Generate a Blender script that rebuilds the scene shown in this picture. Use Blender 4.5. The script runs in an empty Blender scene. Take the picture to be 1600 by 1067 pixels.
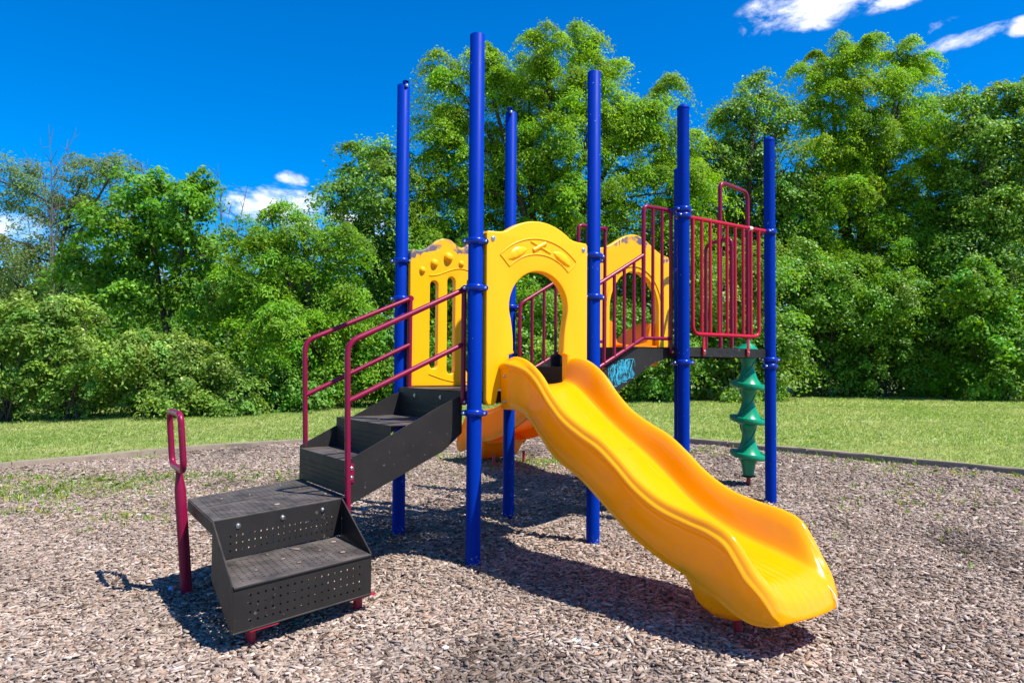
import bpy, bmesh, math, random
import numpy as np
from mathutils import Vector, Matrix

# ------------------------------------------------------------------ camera, sky, sun, exposure
SC = bpy.context.scene
COL = SC.collection
random.seed(7)

cam_data = bpy.data.cameras.new("camera")
cam_data.sensor_width = 36.0
cam_data.lens = 36.0 * 1132.99 / 1600.0
cam_data.clip_start = 0.05
cam_data.clip_end = 2000.0
CAM = bpy.data.objects.new("camera", cam_data)
COL.objects.link(CAM)
_f = Vector((0.57715186, 0.8159565, 0.03332754))
_r = Vector((0.81625486, -0.57764938, 0.00701389))
_u = Vector((-0.02497466, -0.02315569, 0.99941987))
CAM.matrix_world = Matrix(((_r.x, _u.x, -_f.x, -2.9528), (_r.y, _u.y, -_f.y, -4.6639),
                           (_r.z, _u.z, -_f.z, 1.5178), (0, 0, 0, 1)))
SC.camera = CAM

SUN_DIR = Vector((0.29, -0.53, 1.01)).normalized()          # towards the sun
SUN_EL = math.asin(SUN_DIR.z)
SUN_AZ = math.atan2(SUN_DIR.x, SUN_DIR.y)
sun_data = bpy.data.lights.new("sun", 'SUN')
sun_data.energy = 5.0
sun_data.angle = math.radians(0.5)
sun_data.color = (1.0, 0.96, 0.9)
SUN = bpy.data.objects.new("sun", sun_data)
SUN.rotation_euler = (-SUN_DIR).to_track_quat('-Z', 'Y').to_euler()
SUN.location = (6, -10, 20)
COL.objects.link(SUN)

WORLD = bpy.data.worlds.new("World")
SC.world = WORLD
WORLD.use_nodes = True


def build_world():
    nt = WORLD.node_tree
    N, L = nt.nodes, nt.links
    N.clear()
    out = N.new('ShaderNodeOutputWorld')
    bg = N.new('ShaderNodeBackground')
    bg.inputs['Strength'].default_value = 0.1
    L.new(bg.outputs[0], out.inputs[0])
    sky = N.new('ShaderNodeTexSky')
    sky.sky_type = 'NISHITA'
    sky.sun_disc = False
    sky.sun_elevation = SUN_EL
    sky.sun_rotation = SUN_AZ
    sky.altitude = 300
    sky.air_density = 1.0
    sky.dust_density = 0.0
    sky.ozone_density = 4.0
    hs = N.new('ShaderNodeHueSaturation')
    hs.inputs['Saturation'].default_value = 1.62
    hs.inputs['Hue'].default_value = .509
    hs.inputs['Value'].default_value = 1.12
    L.new(sky.outputs[0], hs.inputs['Color'])
    geo = N.new('ShaderNodeTexCoord')
    sep = N.new('ShaderNodeSeparateXYZ')
    L.new(geo.outputs['Generated'], sep.inputs[0])

    def M(op, a, b=None, clamp=False):
        n = N.new('ShaderNodeMath')
        n.operation = op
        n.use_clamp = clamp
        for i, v in enumerate((a, b)):
            if v is None:
                continue
            if isinstance(v, (int, float)):
                n.inputs[i].default_value = v
            else:
                L.new(v, n.inputs[i])
        return n.outputs[0]
    az = M('MULTIPLY', M('ARCTAN2', sep.outputs[0], sep.outputs[1]), 57.29578)
    el = M('MULTIPLY', M('ARCSINE', sep.outputs[2]), 57.29578)
    noise = N.new('ShaderNodeTexNoise')
    noise.inputs['Scale'].default_value = 15.0
    noise.inputs['Detail'].default_value = 9.0
    noise.inputs['Roughness'].default_value = 0.62
    noise.inputs['Distortion'].default_value = 0.35
    mp = N.new('ShaderNodeMapping')
    mp.inputs['Scale'].default_value = (1.0, 1.0, 2.2)
    L.new(geo.outputs['Generated'], mp.inputs[0])
    L.new(mp.outputs[0], noise.inputs['Vector'])
    # clouds: azimuth, elevation, half width, half height, tilt, strength
    clouds = [(57.8, 25.2, 6.2, 2.2, 0.42, 1.0), (55.5, 23.2, 1.6, 0.5, 0.3, .55),
              (63.6, 24.4, 2.6, 0.75, 0.35, .7), (65.2, 22.2, 2.6, .6, 0.35, .5),
              (67.9, 21.3, 3.6, 0.75, 0.25, .7), (71.0, 21.4, 1.6, 0.8, 0.1, .95), (78.0, 20.0, 4.0, 1.2, .1, .9),
              (18.6, 13.9, 1.9, 0.75, 0.0, .8), (16.8, 11.9, 5.4, 1.7, 0.06, 1.0), (13.0, 12.4, 2.6, .8, 0, .5),
              (0.6, 8.6, 3.6, 1.5, 0.0, 1.0), (-6, 10, 6, 1.5, 0, 1.0), (22, 10.5, 5, 1.6, 0, .9),
              (-60, 24, 14, 5, .1, 1.0), (112, 24, 12, 4, .1, 1.0), (160, 40, 22, 7, .1, 1.0), (-110, 55, 34, 9, 0, 1.0), (95, 62, 40, 8, 0, 1.0), (-160, 30, 16, 6, 0, 1.0)]  # this row is out of view: clouds added as white fill for the shadows
    total = None
    for (ca, ce, wa, we, tilt, stg) in clouds:
        da = M('SUBTRACT', az, ca)
        de = M('SUBTRACT', M('SUBTRACT', el, ce), M('MULTIPLY', da, -tilt if False else tilt * .35))
        q = M('ADD', M('POWER', M('ABSOLUTE', M('DIVIDE', da, wa)), 2.0), M('POWER', M('ABSOLUTE', M('DIVIDE', de, we)), 2.0))
        m = M('MULTIPLY', M('SUBTRACT', 1.0, q, True), stg)
        total = m if total is None else M('MAXIMUM', total, m)
    dens = M('ADD', M('MULTIPLY', total, 1.1), M('MULTIPLY', M('SUBTRACT', noise.outputs[0], 0.56), 4.0))
    dens = M('MULTIPLY', dens, M('MULTIPLY', total, 3.0, True), True)
    ramp = N.new('ShaderNodeMapRange')
    ramp.interpolation_type = 'SMOOTHSTEP'
    ramp.inputs[1].default_value = 0.02
    ramp.inputs[2].default_value = 1.25
    L.new(dens, ramp.inputs[0])
    mix = N.new('ShaderNodeMix')
    mix.data_type = 'RGBA'
    L.new(ramp.outputs[0], mix.inputs[0])
    L.new(hs.outputs[0], mix.inputs[6])
    mix.inputs[7].default_value = (8.2, 8.2, 8.6, 1)
    L.new(mix.outputs[2], bg.inputs[0])


build_world()
SC.view_settings.view_transform = 'Standard'
SC.view_settings.look = 'None'
SC.view_settings.exposure = 0.82
SC.view_settings.gamma = 1.0
SC.view_settings.use_curve_mapping = False
SC.cycles.max_bounces = 7
SC.cycles.diffuse_bounces = 4
SC.cycles.transparent_max_bounces = 12
SC.cycles.use_denoising = True


# ------------------------------------------------------------------ materials
def new_mat(name):
    m = bpy.data.materials.new(name)
    m.use_nodes = True
    nt = m.node_tree
    b = nt.nodes.get('Principled BSDF')
    return m, nt, b


def nd(nt, kind, **kw):
    n = nt.nodes.new(kind)
    for k, v in kw.items():
        if k.startswith('i_'):
            key = k[2:]
            key = int(key) if key.isdigit() else key.replace('_', ' ')
            n.inputs[key].default_value = v
        else:
            setattr(n, k, v)
    return n


def coat(name, base, rough=0.35, var=0.12, wear=None, wear_amt=0.0, bump=0.02, scale=6.0, dust=None, spec=0.5, coat_w=0.0):
    """painted / moulded surface: slow colour drift, wear specks, fine bump, dust on upward faces"""
    m, nt, b = new_mat(name)
    L = nt.links
    tc = nd(nt, 'ShaderNodeTexCoord')
    n1 = nd(nt, 'ShaderNodeTexNoise', i_Scale=scale, i_Detail=6.0, i_Roughness=.6)
    L.new(tc.outputs['Object'], n1.inputs['Vector'])
    mix = nd(nt, 'ShaderNodeMix', data_type='RGBA')
    mix.inputs[6].default_value = (*[c * (1 - var) for c in base], 1)
    mix.inputs[7].default_value = (*[min(1, c * (1 + var)) for c in base], 1)
    L.new(n1.outputs[0], mix.inputs[0])
    cur = mix.outputs[2]
    if wear is not None:
        n2 = nd(nt, 'ShaderNodeTexNoise', i_Scale=38.0, i_Detail=3.0, i_Roughness=.55)
        L.new(tc.outputs['Object'], n2.inputs['Vector'])
        n3 = nd(nt, 'ShaderNodeTexNoise', i_Scale=2.2, i_Detail=2.0)
        L.new(tc.outputs['Object'], n3.inputs['Vector'])
        ad = nd(nt, 'ShaderNodeMath', operation='MULTIPLY_ADD', i_1=.35)
        L.new(n3.outputs[0], ad.inputs[0])
        L.new(n2.outputs[0], ad.inputs[2])
        r = nd(nt, 'ShaderNodeMapRange')
        r.inputs[1].default_value = 0.93 - wear_amt
        r.inputs[2].default_value = 0.96 - wear_amt
        L.new(ad.outputs[0], r.inputs[0])
        mw = nd(nt, 'ShaderNodeMix', data_type='RGBA')
        mw.inputs[7].default_value = (*wear, 1)
        L.new(r.outputs[0], mw.inputs[0])
        L.new(cur, mw.inputs[6])
        cur = mw.outputs[2]
    if dust is not None:
        g = nd(nt, 'ShaderNodeNewGeometry')
        sp = nd(nt, 'ShaderNodeSeparateXYZ')
        L.new(g.outputs['Normal'], sp.inputs[0])
        r = nd(nt, 'ShaderNodeMapRange')
        r.inputs[1].default_value = 0.6
        r.inputs[2].default_value = 1.0
        L.new(sp.outputs[2], r.inputs[0])
        nn = nd(nt, 'ShaderNodeTexNoise', i_Scale=5.0, i_Detail=8.0, i_Roughness=.7)
        L.new(tc.outputs['Object'], nn.inputs['Vector'])
        r2 = nd(nt, 'ShaderNodeMapRange')
        r2.inputs[1].default_value = 0.3
        r2.inputs[2].default_value = 0.7
        L.new(nn.outputs[0], r2.inputs[0])
        mu = nd(nt, 'ShaderNodeMath', operation='MULTIPLY')
        L.new(r.outputs[0], mu.inputs[0])
        L.new(r2.outputs[0], mu.inputs[1])
        mw = nd(nt, 'ShaderNodeMix', data_type='RGBA')
        mw.inputs[7].default_value = (*dust, 1)
        L.new(mu.outputs[0], mw.inputs[0])
        L.new(cur, mw.inputs[6])
        cur = mw.outputs[2]
    L.new(cur, b.inputs['Base Color'])
    rr = nd(nt, 'ShaderNodeMapRange')
    rr.inputs[3].default_value = max(0.05, rough - .1)
    rr.inputs[4].default_value = rough + .12
    L.new(n1.outputs[0], rr.inputs[0])
    L.new(rr.outputs[0], b.inputs['Roughness'])
    b.inputs['Specular IOR Level'].default_value = spec
    b.inputs['Coat Weight'].default_value = coat_w
    b.inputs['Coat Roughness'].default_value = .12
    if bump:
        n4 = nd(nt, 'ShaderNodeTexNoise', i_Scale=90.0, i_Detail=3.0)
        L.new(tc.outputs['Object'], n4.inputs['Vector'])
        bp = nd(nt, 'ShaderNodeBump', i_Strength=bump * 5, i_Distance=.004)
        L.new(n4.outputs[0], bp.inputs['Height'])
        L.new(bp.outputs[0], b.inputs['Normal'])
    return m


BLUE = coat('blue_powder_coat', (.0, .026, .29), .46, .10, (.20, .34, .55), .02, .012, 6.0, None, .05)
BLUE2 = coat('blue_clamp_paint', (.0, .024, .29), .25, .06, None, 0, .004, 6.0, None, .3)
MAROON = coat('maroon_powder_coat', (.20, .004, .036), .32, .14, (.36, .08, .12), .03, .01, 6.0, None, .25)
RED = coat('red_powder_coat', (.42, .005, .026), .34, .14, (.5, .22, .22), .02, .01, 6.0, None, .25)
REDSTEEL = coat('red_leg_paint', (.34, .01, .03), .4, .15, None, 0, .01)
PANEL = coat('yellow_panel_plastic', (.94, .42, .0), .36, .04, None, 0, .012, 3.0, None, .3)
SLIDE = coat('yellow_slide_plastic', (.95, .435, .0), .17, .07, (.70, .27, .03), .015, .006, 4.0, None, .55)
SLIDE_FAR = coat('far_slide_plastic_shade_tint', (.95, .30, .0), .30, .07, (.70, .22, .03), .015, .006, 4.0, None, .3)  # same yellow plastic, with the orange glow of its shade put into the colour
GREEN = coat('green_plastic', (.0, .23, .105), .3, .12, None, 0, .01)
BLACK = coat('black_coated_steel', (.0175, .0152, .0140), .58, .35, (.085, .078, .07), .06, .03, 7.0, (.125, .104, .090), .28)
STEEL = coat('bolt_steel', (.55, .55, .56), .3, .1, None, 0, 0)
for _m in (STEEL,):
    _m.node_tree.nodes['Principled BSDF'].inputs['Metallic'].default_value = 1.0
DARKSLOT = coat('slot_shade_and_collar_black', (.006, .006, .006), .8, .1, None, 0, 0)
WHITE = coat('white_tape', (.75, .74, .72), .5, .06, None, 0, 0)
CYAN = coat('cyan_chalk', (.05, .46, .62), .9, .3, None, 0, 0)
SCUFF = coat('grey_purple_scuff', (.085, .075, .10), .8, .4, None, 0, 0, 30.0)


def perforated():
    m = BLACK.copy()
    m.name = 'perforated_black_steel'
    nt = m.node_tree
    L = nt.links
    b = nt.nodes['Principled BSDF']
    out = next(n for n in nt.nodes if n.type == 'OUTPUT_MATERIAL')
    uv = nd(nt, 'ShaderNodeUVMap', uv_map='holes')
    fr = nd(nt, 'ShaderNodeVectorMath', operation='FRACTION')
    L.new(uv.outputs[0], fr.inputs[0])
    ds = nd(nt, 'ShaderNodeVectorMath', operation='DISTANCE')
    ds.inputs[1].default_value = (.5, .5, 0)
    L.new(fr.outputs[0], ds.inputs[0])
    lt = nd(nt, 'ShaderNodeMath', operation='LESS_THAN', i_1=.145)
    L.new(ds.outputs['Value'], lt.inputs[0])
    tr = nd(nt, 'ShaderNodeBsdfTransparent')
    mx = nd(nt, 'ShaderNodeMixShader')
    L.new(lt.outputs[0], mx.inputs[0])
    L.new(b.outputs[0], mx.inputs[1])
    L.new(tr.outputs[0], mx.inputs[2])
    L.new(mx.outputs[0], out.inputs[0])
    return m


PERF = perforated()


def translucent_plastic(mat, colour, amount):
    """hollow moulded plastic lets some light through its walls"""
    nt = mat.node_tree
    b = nt.nodes['Principled BSDF']
    out = next(n for n in nt.nodes if n.type == 'OUTPUT_MATERIAL')
    t = nd(nt, 'ShaderNodeBsdfTranslucent')
    t.inputs[0].default_value = (*colour, 1)
    mx = nd(nt, 'ShaderNodeMixShader', i_0=amount)
    nt.links.new(b.outputs[0], mx.inputs[1])
    nt.links.new(t.outputs[0], mx.inputs[2])
    nt.links.new(mx.outputs[0], out.inputs[0])


def scuffed(mat):
    """long faint scuffs along the sliding direction, paler and duller than the plastic"""
    nt = mat.node_tree
    L = nt.links
    b = nt.nodes['Principled BSDF']
    tc = nd(nt, 'ShaderNodeTexCoord')
    mp = nd(nt, 'ShaderNodeMapping')
    mp.inputs['Scale'].default_value = (70, 3.2, 5)
    L.new(tc.outputs['Object'], mp.inputs[0])
    n = nd(nt, 'ShaderNodeTexNoise', i_Scale=1.0, i_Detail=5.0, i_Roughness=.6)
    L.new(mp.outputs[0], n.inputs['Vector'])
    r = nd(nt, 'ShaderNodeMapRange')
    r.inputs[1].default_value = .58
    r.inputs[2].default_value = .74
    r.inputs[4].default_value = .5
    L.new(n.outputs[0], r.inputs[0])
    mx = nd(nt, 'ShaderNodeMix', data_type='RGBA')
    mx.inputs[7].default_value = (.72, .36, .06, 1)
    L.new(r.outputs[0], mx.inputs[0])
    L.new(b.inputs['Base Color'].links[0].from_socket, mx.inputs[6])
    L.new(mx.outputs[2], b.inputs['Base Color'])
    ad = nd(nt, 'ShaderNodeMath', operation='MULTIPLY_ADD', i_1=.5)
    L.new(r.outputs[0], ad.inputs[0])
    L.new(b.inputs['Roughness'].links[0].from_socket, ad.inputs[2])
    L.new(ad.outputs[0], b.inputs['Roughness'])


scuffed(SLIDE)
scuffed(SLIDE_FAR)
translucent_plastic(SLIDE, (1.0, .52, .0), .30)
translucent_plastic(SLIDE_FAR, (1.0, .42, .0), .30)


def foot_wear(mat, name, colour, z_top, amount, scale):
    """specks of chipped paint or splashed dirt, denser towards the foot of the thing"""
    m = mat.copy()
    m.name = name
    nt = m.node_tree
    L = nt.links
    b = nt.nodes['Principled BSDF']
    src = b.inputs['Base Color'].links[0].from_socket
    g = nd(nt, 'ShaderNodeNewGeometry')
    sp = nd(nt, 'ShaderNodeSeparateXYZ')
    L.new(g.outputs['Position'], sp.inputs[0])
    r = nd(nt, 'ShaderNodeMapRange')
    r.inputs[1].default_value = z_top
    r.inputs[2].default_value = 0.0
    r.inputs[3].default_value = 0.0
    r.inputs[4].default_value = amount
    L.new(sp.outputs[2], r.inputs[0])
    n = nd(nt, 'ShaderNodeTexNoise', i_Scale=scale, i_Detail=5.0, i_Roughness=.7)
    L.new(g.outputs['Position'], n.inputs['Vector'])
    ad = nd(nt, 'ShaderNodeMath', operation='ADD')
    L.new(n.outputs[0], ad.inputs[0])
    L.new(r.outputs[0], ad.inputs[1])
    r2 = nd(nt, 'ShaderNodeMapRange')
    r2.inputs[1].default_value = .72
    r2.inputs[2].default_value = .76
    L.new(ad.outputs[0], r2.inputs[0])
    mx = nd(nt, 'ShaderNodeMix', data_type='RGBA')
    mx.inputs[7].default_value = (*colour, 1)
    L.new(r2.outputs[0], mx.inputs[0])
    L.new(src, mx.inputs[6])
    L.new(mx.outputs[2], b.inputs['Base Color'])
    return m


BLUE_POST = foot_wear(BLUE, 'blue_powder_coat_chipped', (.34, .36, .40), .16, .20, 45.0)
SLIDE_FOOT = foot_wear(SLIDE, 'yellow_slide_plastic_splashed', (.10, .06, .03), .5, .16, 60.0)


def worn_panel():
    """yellow panel plastic with grey scraped paint along the top edge and drips below it"""
    m = PANEL.copy()
    m.name = 'yellow_panel_worn_top'
    nt = m.node_tree
    L = nt.links
    b = nt.nodes['Principled BSDF']
    src = b.inputs['Base Color'].links[0].from_socket
    at = nd(nt, 'ShaderNodeAttribute', attribute_name='edge')
    tc = nd(nt, 'ShaderNodeTexCoord')
    mp = nd(nt, 'ShaderNodeMapping')
    mp.inputs['Scale'].default_value = (26, 26, 5)
    L.new(tc.outputs['Object'], mp.inputs[0])
    n = nd(nt, 'ShaderNodeTexNoise', i_Scale=1.0, i_Detail=5.0, i_Roughness=.65)
    L.new(mp.outputs[0], n.inputs['Vector'])
    ad = nd(nt, 'ShaderNodeMath', operation='MULTIPLY_ADD', i_1=.11, i_2=-.045)
    L.new(n.outputs[0], ad.inputs[0])
    ad2 = nd(nt, 'ShaderNodeMath', operation='ADD')
    L.new(at.outputs['Fac'], ad2.inputs[0])
    L.new(ad.outputs[0], ad2.inputs[1])
    r = nd(nt, 'ShaderNodeMapRange')
    r.inputs[1].default_value = -.062
    r.inputs[2].default_value = -.05
    L.new(ad2.outputs[0], r.inputs[0])
    n2 = nd(nt, 'ShaderNodeTexNoise', i_Scale=7.0, i_Detail=4.0)
    L.new(tc.outputs['Object'], n2.inputs['Vector'])
    r2 = nd(nt, 'ShaderNodeMapRange')
    r2.inputs[1].default_value = .36
    r2.inputs[2].default_value = .46
    L.new(n2.outputs[0], r2.inputs[0])
    mu = nd(nt, 'ShaderNodeMath', operation='MULTIPLY')
    L.new(r.outputs[0], mu.inputs[0])
    L.new(r2.outputs[0], mu.inputs[1])
    mx = nd(nt, 'ShaderNodeMix', data_type='RGBA')
    mx.inputs[7].default_value = (.13, .105, .13, 1)
    L.new(mu.outputs[0], mx.inputs[0])
    L.new(src, mx.inputs[6])
    L.new(mx.outputs[2], b.inputs['Base Color'])
    return m


WORN = worn_panel()


def leaf_mat(name, base, trans=0.35, rough=.45, spec=.5):
    m, nt, b = new_mat(name)
    L = nt.links
    at = nd(nt, 'ShaderNodeAttribute', attribute_name='tint')
    mu = nd(nt, 'ShaderNodeMix', data_type='RGBA', blend_type='MULTIPLY', i_0=1.0)
    mu.inputs[6].default_value = (*base, 1)
    L.new(at.outputs['Color'], mu.inputs[7])
    L.new(mu.outputs[2], b.inputs['Base Color'])
    b.inputs['Roughness'].default_value = rough
    b.inputs['Specular IOR Level'].default_value = spec
    tl = nd(nt, 'ShaderNodeBsdfTranslucent')
    hs = nd(nt, 'ShaderNodeHueSaturation', i_Hue=.485, i_Saturation=1.1, i_Value=1.6)
    L.new(mu.outputs[2], hs.inputs['Color'])
    L.new(hs.outputs[0], tl.inputs[0])
    mx = nd(nt, 'ShaderNodeMixShader', i_0=trans)
    out = next(n for n in nt.nodes if n.type == 'OUTPUT_MATERIAL')
    L.new(b.outputs[0], mx.inputs[1])
    L.new(tl.outputs[0], mx.inputs[2])
    L.new(mx.outputs[0], out.inputs[0])
    return m


def tint_mat(name, rough=.8, spec=.3):
    m, nt, b = new_mat(name)
    at = nd(nt, 'ShaderNodeAttribute', attribute_name='tint')
    nt.links.new(at.outputs['Color'], b.inputs['Base Color'])
    b.inputs['Roughness'].default_value = rough
    b.inputs['Specular IOR Level'].default_value = spec
    return m


BARK = coat('bark', (.055, .042, .032), .9, .4, None, 0, .1, 9.0)
DEADWOOD = coat('grey_dead_wood', (.10, .085, .07), .9, .3, None, 0, .05, 9.0)
TIMBER = coat('weathered_timber', (.235, .185, .135), .9, .4, (.09, .075, .06), .07, .12, 14.0)


# ------------------------------------------------------------------ mesh helpers
def terrain(x, y):
    q = np.asarray(x) - 1.3 + .3 * np.asarray(y)
    q = np.where(q < 15, np.log1p(np.exp(np.clip(2 * q, -40, 40))) / 2, q)
    return .4 * (1 - np.exp(-q / 8))


def th(x, y):
    return float(terrain(x, y))


def tag(o, label=None, cat=None, group=None, kind=None):
    for k, v in (('label', label), ('category', cat), ('group', group), ('kind', kind)):
        if v:
            o[k] = v
    return o


def empty(name, loc, label, cat, group=None):
    o = bpy.data.objects.new(name, None)
    o.empty_display_size = .2
    o.location = loc
    COL.objects.link(o)
    return tag(o, label, cat, group)


def fillet(pts, rad, n=6, closed=False):
    P = [Vector(p) for p in pts]
    out = []
    m = len(P)
    for i in range(m):
        if not closed and i in (0, m - 1):
            out.append(P[i])
            continue
        a, b, c = P[i - 1], P[i], P[(i + 1) % m]
        d1, d2 = (a - b), (c - b)
        k = min(rad, d1.length * .49, d2.length * .49)
        s, e = b + d1.normalized() * k, b + d2.normalized() * k
        for j in range(n + 1):
            t = j / n
            out.append(s * (1 - t) ** 2 + b * 2 * t * (1 - t) + e * t * t)
    return out


class MB:
    def __init__(self):
        self.v, self.f, self.m, self.uv = [], [], [], {}

    def add(self, verts, faces, mi=0):
        k = len(self.v)
        self.v += [tuple(v) for v in verts]
        for f in faces:
            self.f.append(tuple(i + k for i in f))
            self.m.append(mi)

    def hexa(self, p, mi=0):
        self.add(p, [(0, 3, 2, 1), (4, 5, 6, 7), (0, 1, 5, 4), (1, 2, 6, 5), (2, 3, 7, 6), (3, 0, 4, 7)], mi)

    def box(self, lo, hi, mi=0, M=None):
        (a, b, c), (d, e, f) = lo, hi
        p = [Vector(q) for q in ((a, b, c), (d, b, c), (d, e, c), (a, e, c), (a, b, f), (d, b, f), (d, e, f), (a, e, f))]
        if M is not None:
            p = [M @ q for q in p]
        self.hexa(p, mi)

    def tube(self, pts, r, n=14, mi=0, closed=False, cap=True):
        P = [Vector(p) for p in pts]
        m = len(P)
        R = list(r) if hasattr(r, '__len__') else [r] * m
        T = []
        for i in range(m):
            if closed:
                t = P[(i + 1) % m] - P[i - 1]
            else:
                t = P[min(i + 1, m - 1)] - P[max(i - 1, 0)]
            T.append(t.normalized())
        ref = Vector((0, 0, 1)) if abs(T[0].z) < .9 else Vector((1, 0, 0))
        nrm = (ref - T[0] * ref.dot(T[0])).normalized()
        vs = []
        for i in range(m):
            nrm = (nrm - T[i] * nrm.dot(T[i])).normalized()
            bn = T[i].cross(nrm)
            for k in range(n):
                a = 2 * math.pi * k / n
                vs.append(P[i] + (nrm * math.cos(a) + bn * math.sin(a)) * R[i])
        fs = []
        for i in range(m if closed else m - 1):
            j = (i + 1) % m
            for k in range(n):
                l = (k + 1) % n
                fs.append((i * n + k, i * n + l, j * n + l, j * n + k))
        if cap and not closed:
            fs.append(tuple(range(n - 1, -1, -1)))
            fs.append(tuple((m - 1) * n + k for k in range(n)))
        self.add(vs, fs, mi)

    def lathe(self, prof, n=32, M=None, mi=0):
        vs, fs = [], []
        m = len(prof)
        for (r, z) in prof:
            for k in range(n):
                a = 2 * math.pi * k / n
                q = Vector((r * math.cos(a), r * math.sin(a), z))
                vs.append(M @ q if M is not None else q)
        for i in range(m - 1):
            for k in range(n):
                l = (k + 1) % n
                fs.append((i * n + k, i * n + l, (i + 1) * n + l, (i + 1) * n + k))
        fs.append(tuple(range(n - 1, -1, -1)))
        fs.append(tuple((m - 1) * n + k for k in range(n)))
        self.add(vs, fs, mi)

    def bolt(self, p, nrm, r=.014, mi=0):
        q = Vector(nrm).to_track_quat('Z', 'Y').to_matrix().to_4x4()
        M = Matrix.Translation(p) @ q
        self.lathe([(r * 1.5, 0), (r * 1.5, .003), (r * 1.45, .004), (r, .004), (r * .95, .009), (r * .6, .012), (r * .3, .0125)], 14, M, mi)

    def prism(self, poly, off, mi=0):
        """poly: 3-D outline, extruded by the vector off"""
        n = len(poly)
        P = [Vector(p) for p in poly]
        o = Vector(off)
        nr = Vector((0, 0, 0))
        for i in range(n):
            nr += P[i].cross(P[(i + 1) % n])
        if nr.dot(o) > 0:
            P = P[::-1]
        self.add(P + [p + o for p in P],
                 [tuple(range(n)), tuple(range(2 * n - 1, n - 1, -1))] +
                 [(i, i + n, (i + 1) % n + n, (i + 1) % n) for i in range(n)], mi)

    def sheet(self, p0, U, V, th_, mu, mv, cell=.042, pm=1, am=0):
        """flat steel sheet p0 + u*U + v*V, thickness th_ behind, holes inside the margins (faces use material pm)"""
        p0, U, V = Vector(p0), Vector(U), Vector(V)
        nr = U.cross(V).normalized()
        lu, lv = U.length, V.length
        us = [0, mu[0] / lu, 1 - mu[1] / lu, 1]
        vs_ = [0, mv[0] / lv, 1 - mv[1] / lv, 1]
        cu = max(1, round((lu - mu[0] - mu[1]) / cell))
        cv = max(1, round((lv - mv[0] - mv[1]) / cell))
        for side, off in ((0, Vector((0, 0, 0))), (1, nr * -th_)):
            k = len(self.v)
            for a in vs_:
                for b in us:
                    self.v.append(tuple(p0 + U * b + V * a + off))
            for j in range(3):
                for i in range(3):
                    q = [k + j * 4 + i, k + j * 4 + i + 1, k + (j + 1) * 4 + i + 1, k + (j + 1) * 4 + i]
                    uvq = [(0, 0), (cu, 0), (cu, cv), (0, cv)]
                    if side:
                        q, uvq = q[::-1], uvq[::-1]
                    if i == 1 and j == 1:
                        self.uv[len(self.f)] = uvq
                        self.m.append(pm)
                    else:
                        self.m.append(am)
                    self.f.append(tuple(q))
        c = [p0, p0 + U, p0 + U + V, p0 + V]
        d = [q + nr * -th_ for q in c]
        self.add(c + d, [(0, 4, 5, 1), (1, 5, 6, 2), (2, 6, 7, 3), (3, 7, 4, 0)], am)

    def build(self, name, mats, parent=None, bevel=0, angle=40, seg=2, label=None, loc=None):
        me = bpy.data.meshes.new(name)
        me.from_pydata(self.v, [], self.f)
        if not isinstance(mats, (list, tuple)):
            mats = [mats]
        for m in mats:
            me.materials.append(m)
        me.polygons.foreach_set('material_index', self.m)
        if self.uv:
            uvl = me.uv_layers.new(name='holes')
            for fi, uvq in self.uv.items():
                p = me.polygons[fi]
                for k, li in enumerate(p.loop_indices):
                    uvl.data[li].uv = uvq[k]
        if bevel:
            bm = bmesh.new()
            bm.from_mesh(me)
            es = [e for e in bm.edges if len(e.link_faces) == 2 and e.calc_face_angle(0) > math.radians(28)]
            bmesh.ops.bevel(bm, geom=es, offset=bevel, segments=seg, affect='EDGES', clamp_overlap=True)
            bm.to_mesh(me)
            bm.free()
        me.polygons.foreach_set('use_smooth', [True] * len(me.polygons))
        me.set_sharp_from_angle(angle=math.radians(angle))
        me.update()
        return link(name, me, parent, label, loc)


def link(name, me, parent=None, label=None, loc=None):
    o = bpy.data.objects.new(name, me)
    COL.objects.link(o)
    if loc is not None:
        o.location = loc
    if parent is not None:
        o.parent = parent
    if label:
        o['label'] = label
    return o


def np_mesh(name, verts, faces_n, counts, mat, tint=None, smooth=False):
    """fast mesh from numpy: verts (n,3), faces flat index array, counts per face"""
    me = bpy.data.meshes.new(name)
    me.vertices.add(len(verts))
    me.vertices.foreach_set('co', np.ascontiguousarray(verts, dtype=np.float32).ravel())
    me.loops.add(len(faces_n))
    me.loops.foreach_set('vertex_index', np.ascontiguousarray(faces_n, dtype=np.int32))
    me.polygons.add(len(counts))
    starts = np.concatenate([[0], np.cumsum(counts)[:-1]]).astype(np.int32)
    me.polygons.foreach_set('loop_start', starts)
    me.update(calc_edges=True)
    me.materials.append(mat)
    if tint is not None:
        a = me.attributes.new('tint', 'FLOAT_COLOR', 'FACE')
        t = np.ones((len(counts), 4), dtype=np.float32)
        t[:, :3] = tint
        a.data.foreach_set('color', t.ravel())
    if smooth:
        me.polygons.foreach_set('use_smooth', [True] * len(me.polygons))
    return me


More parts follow.
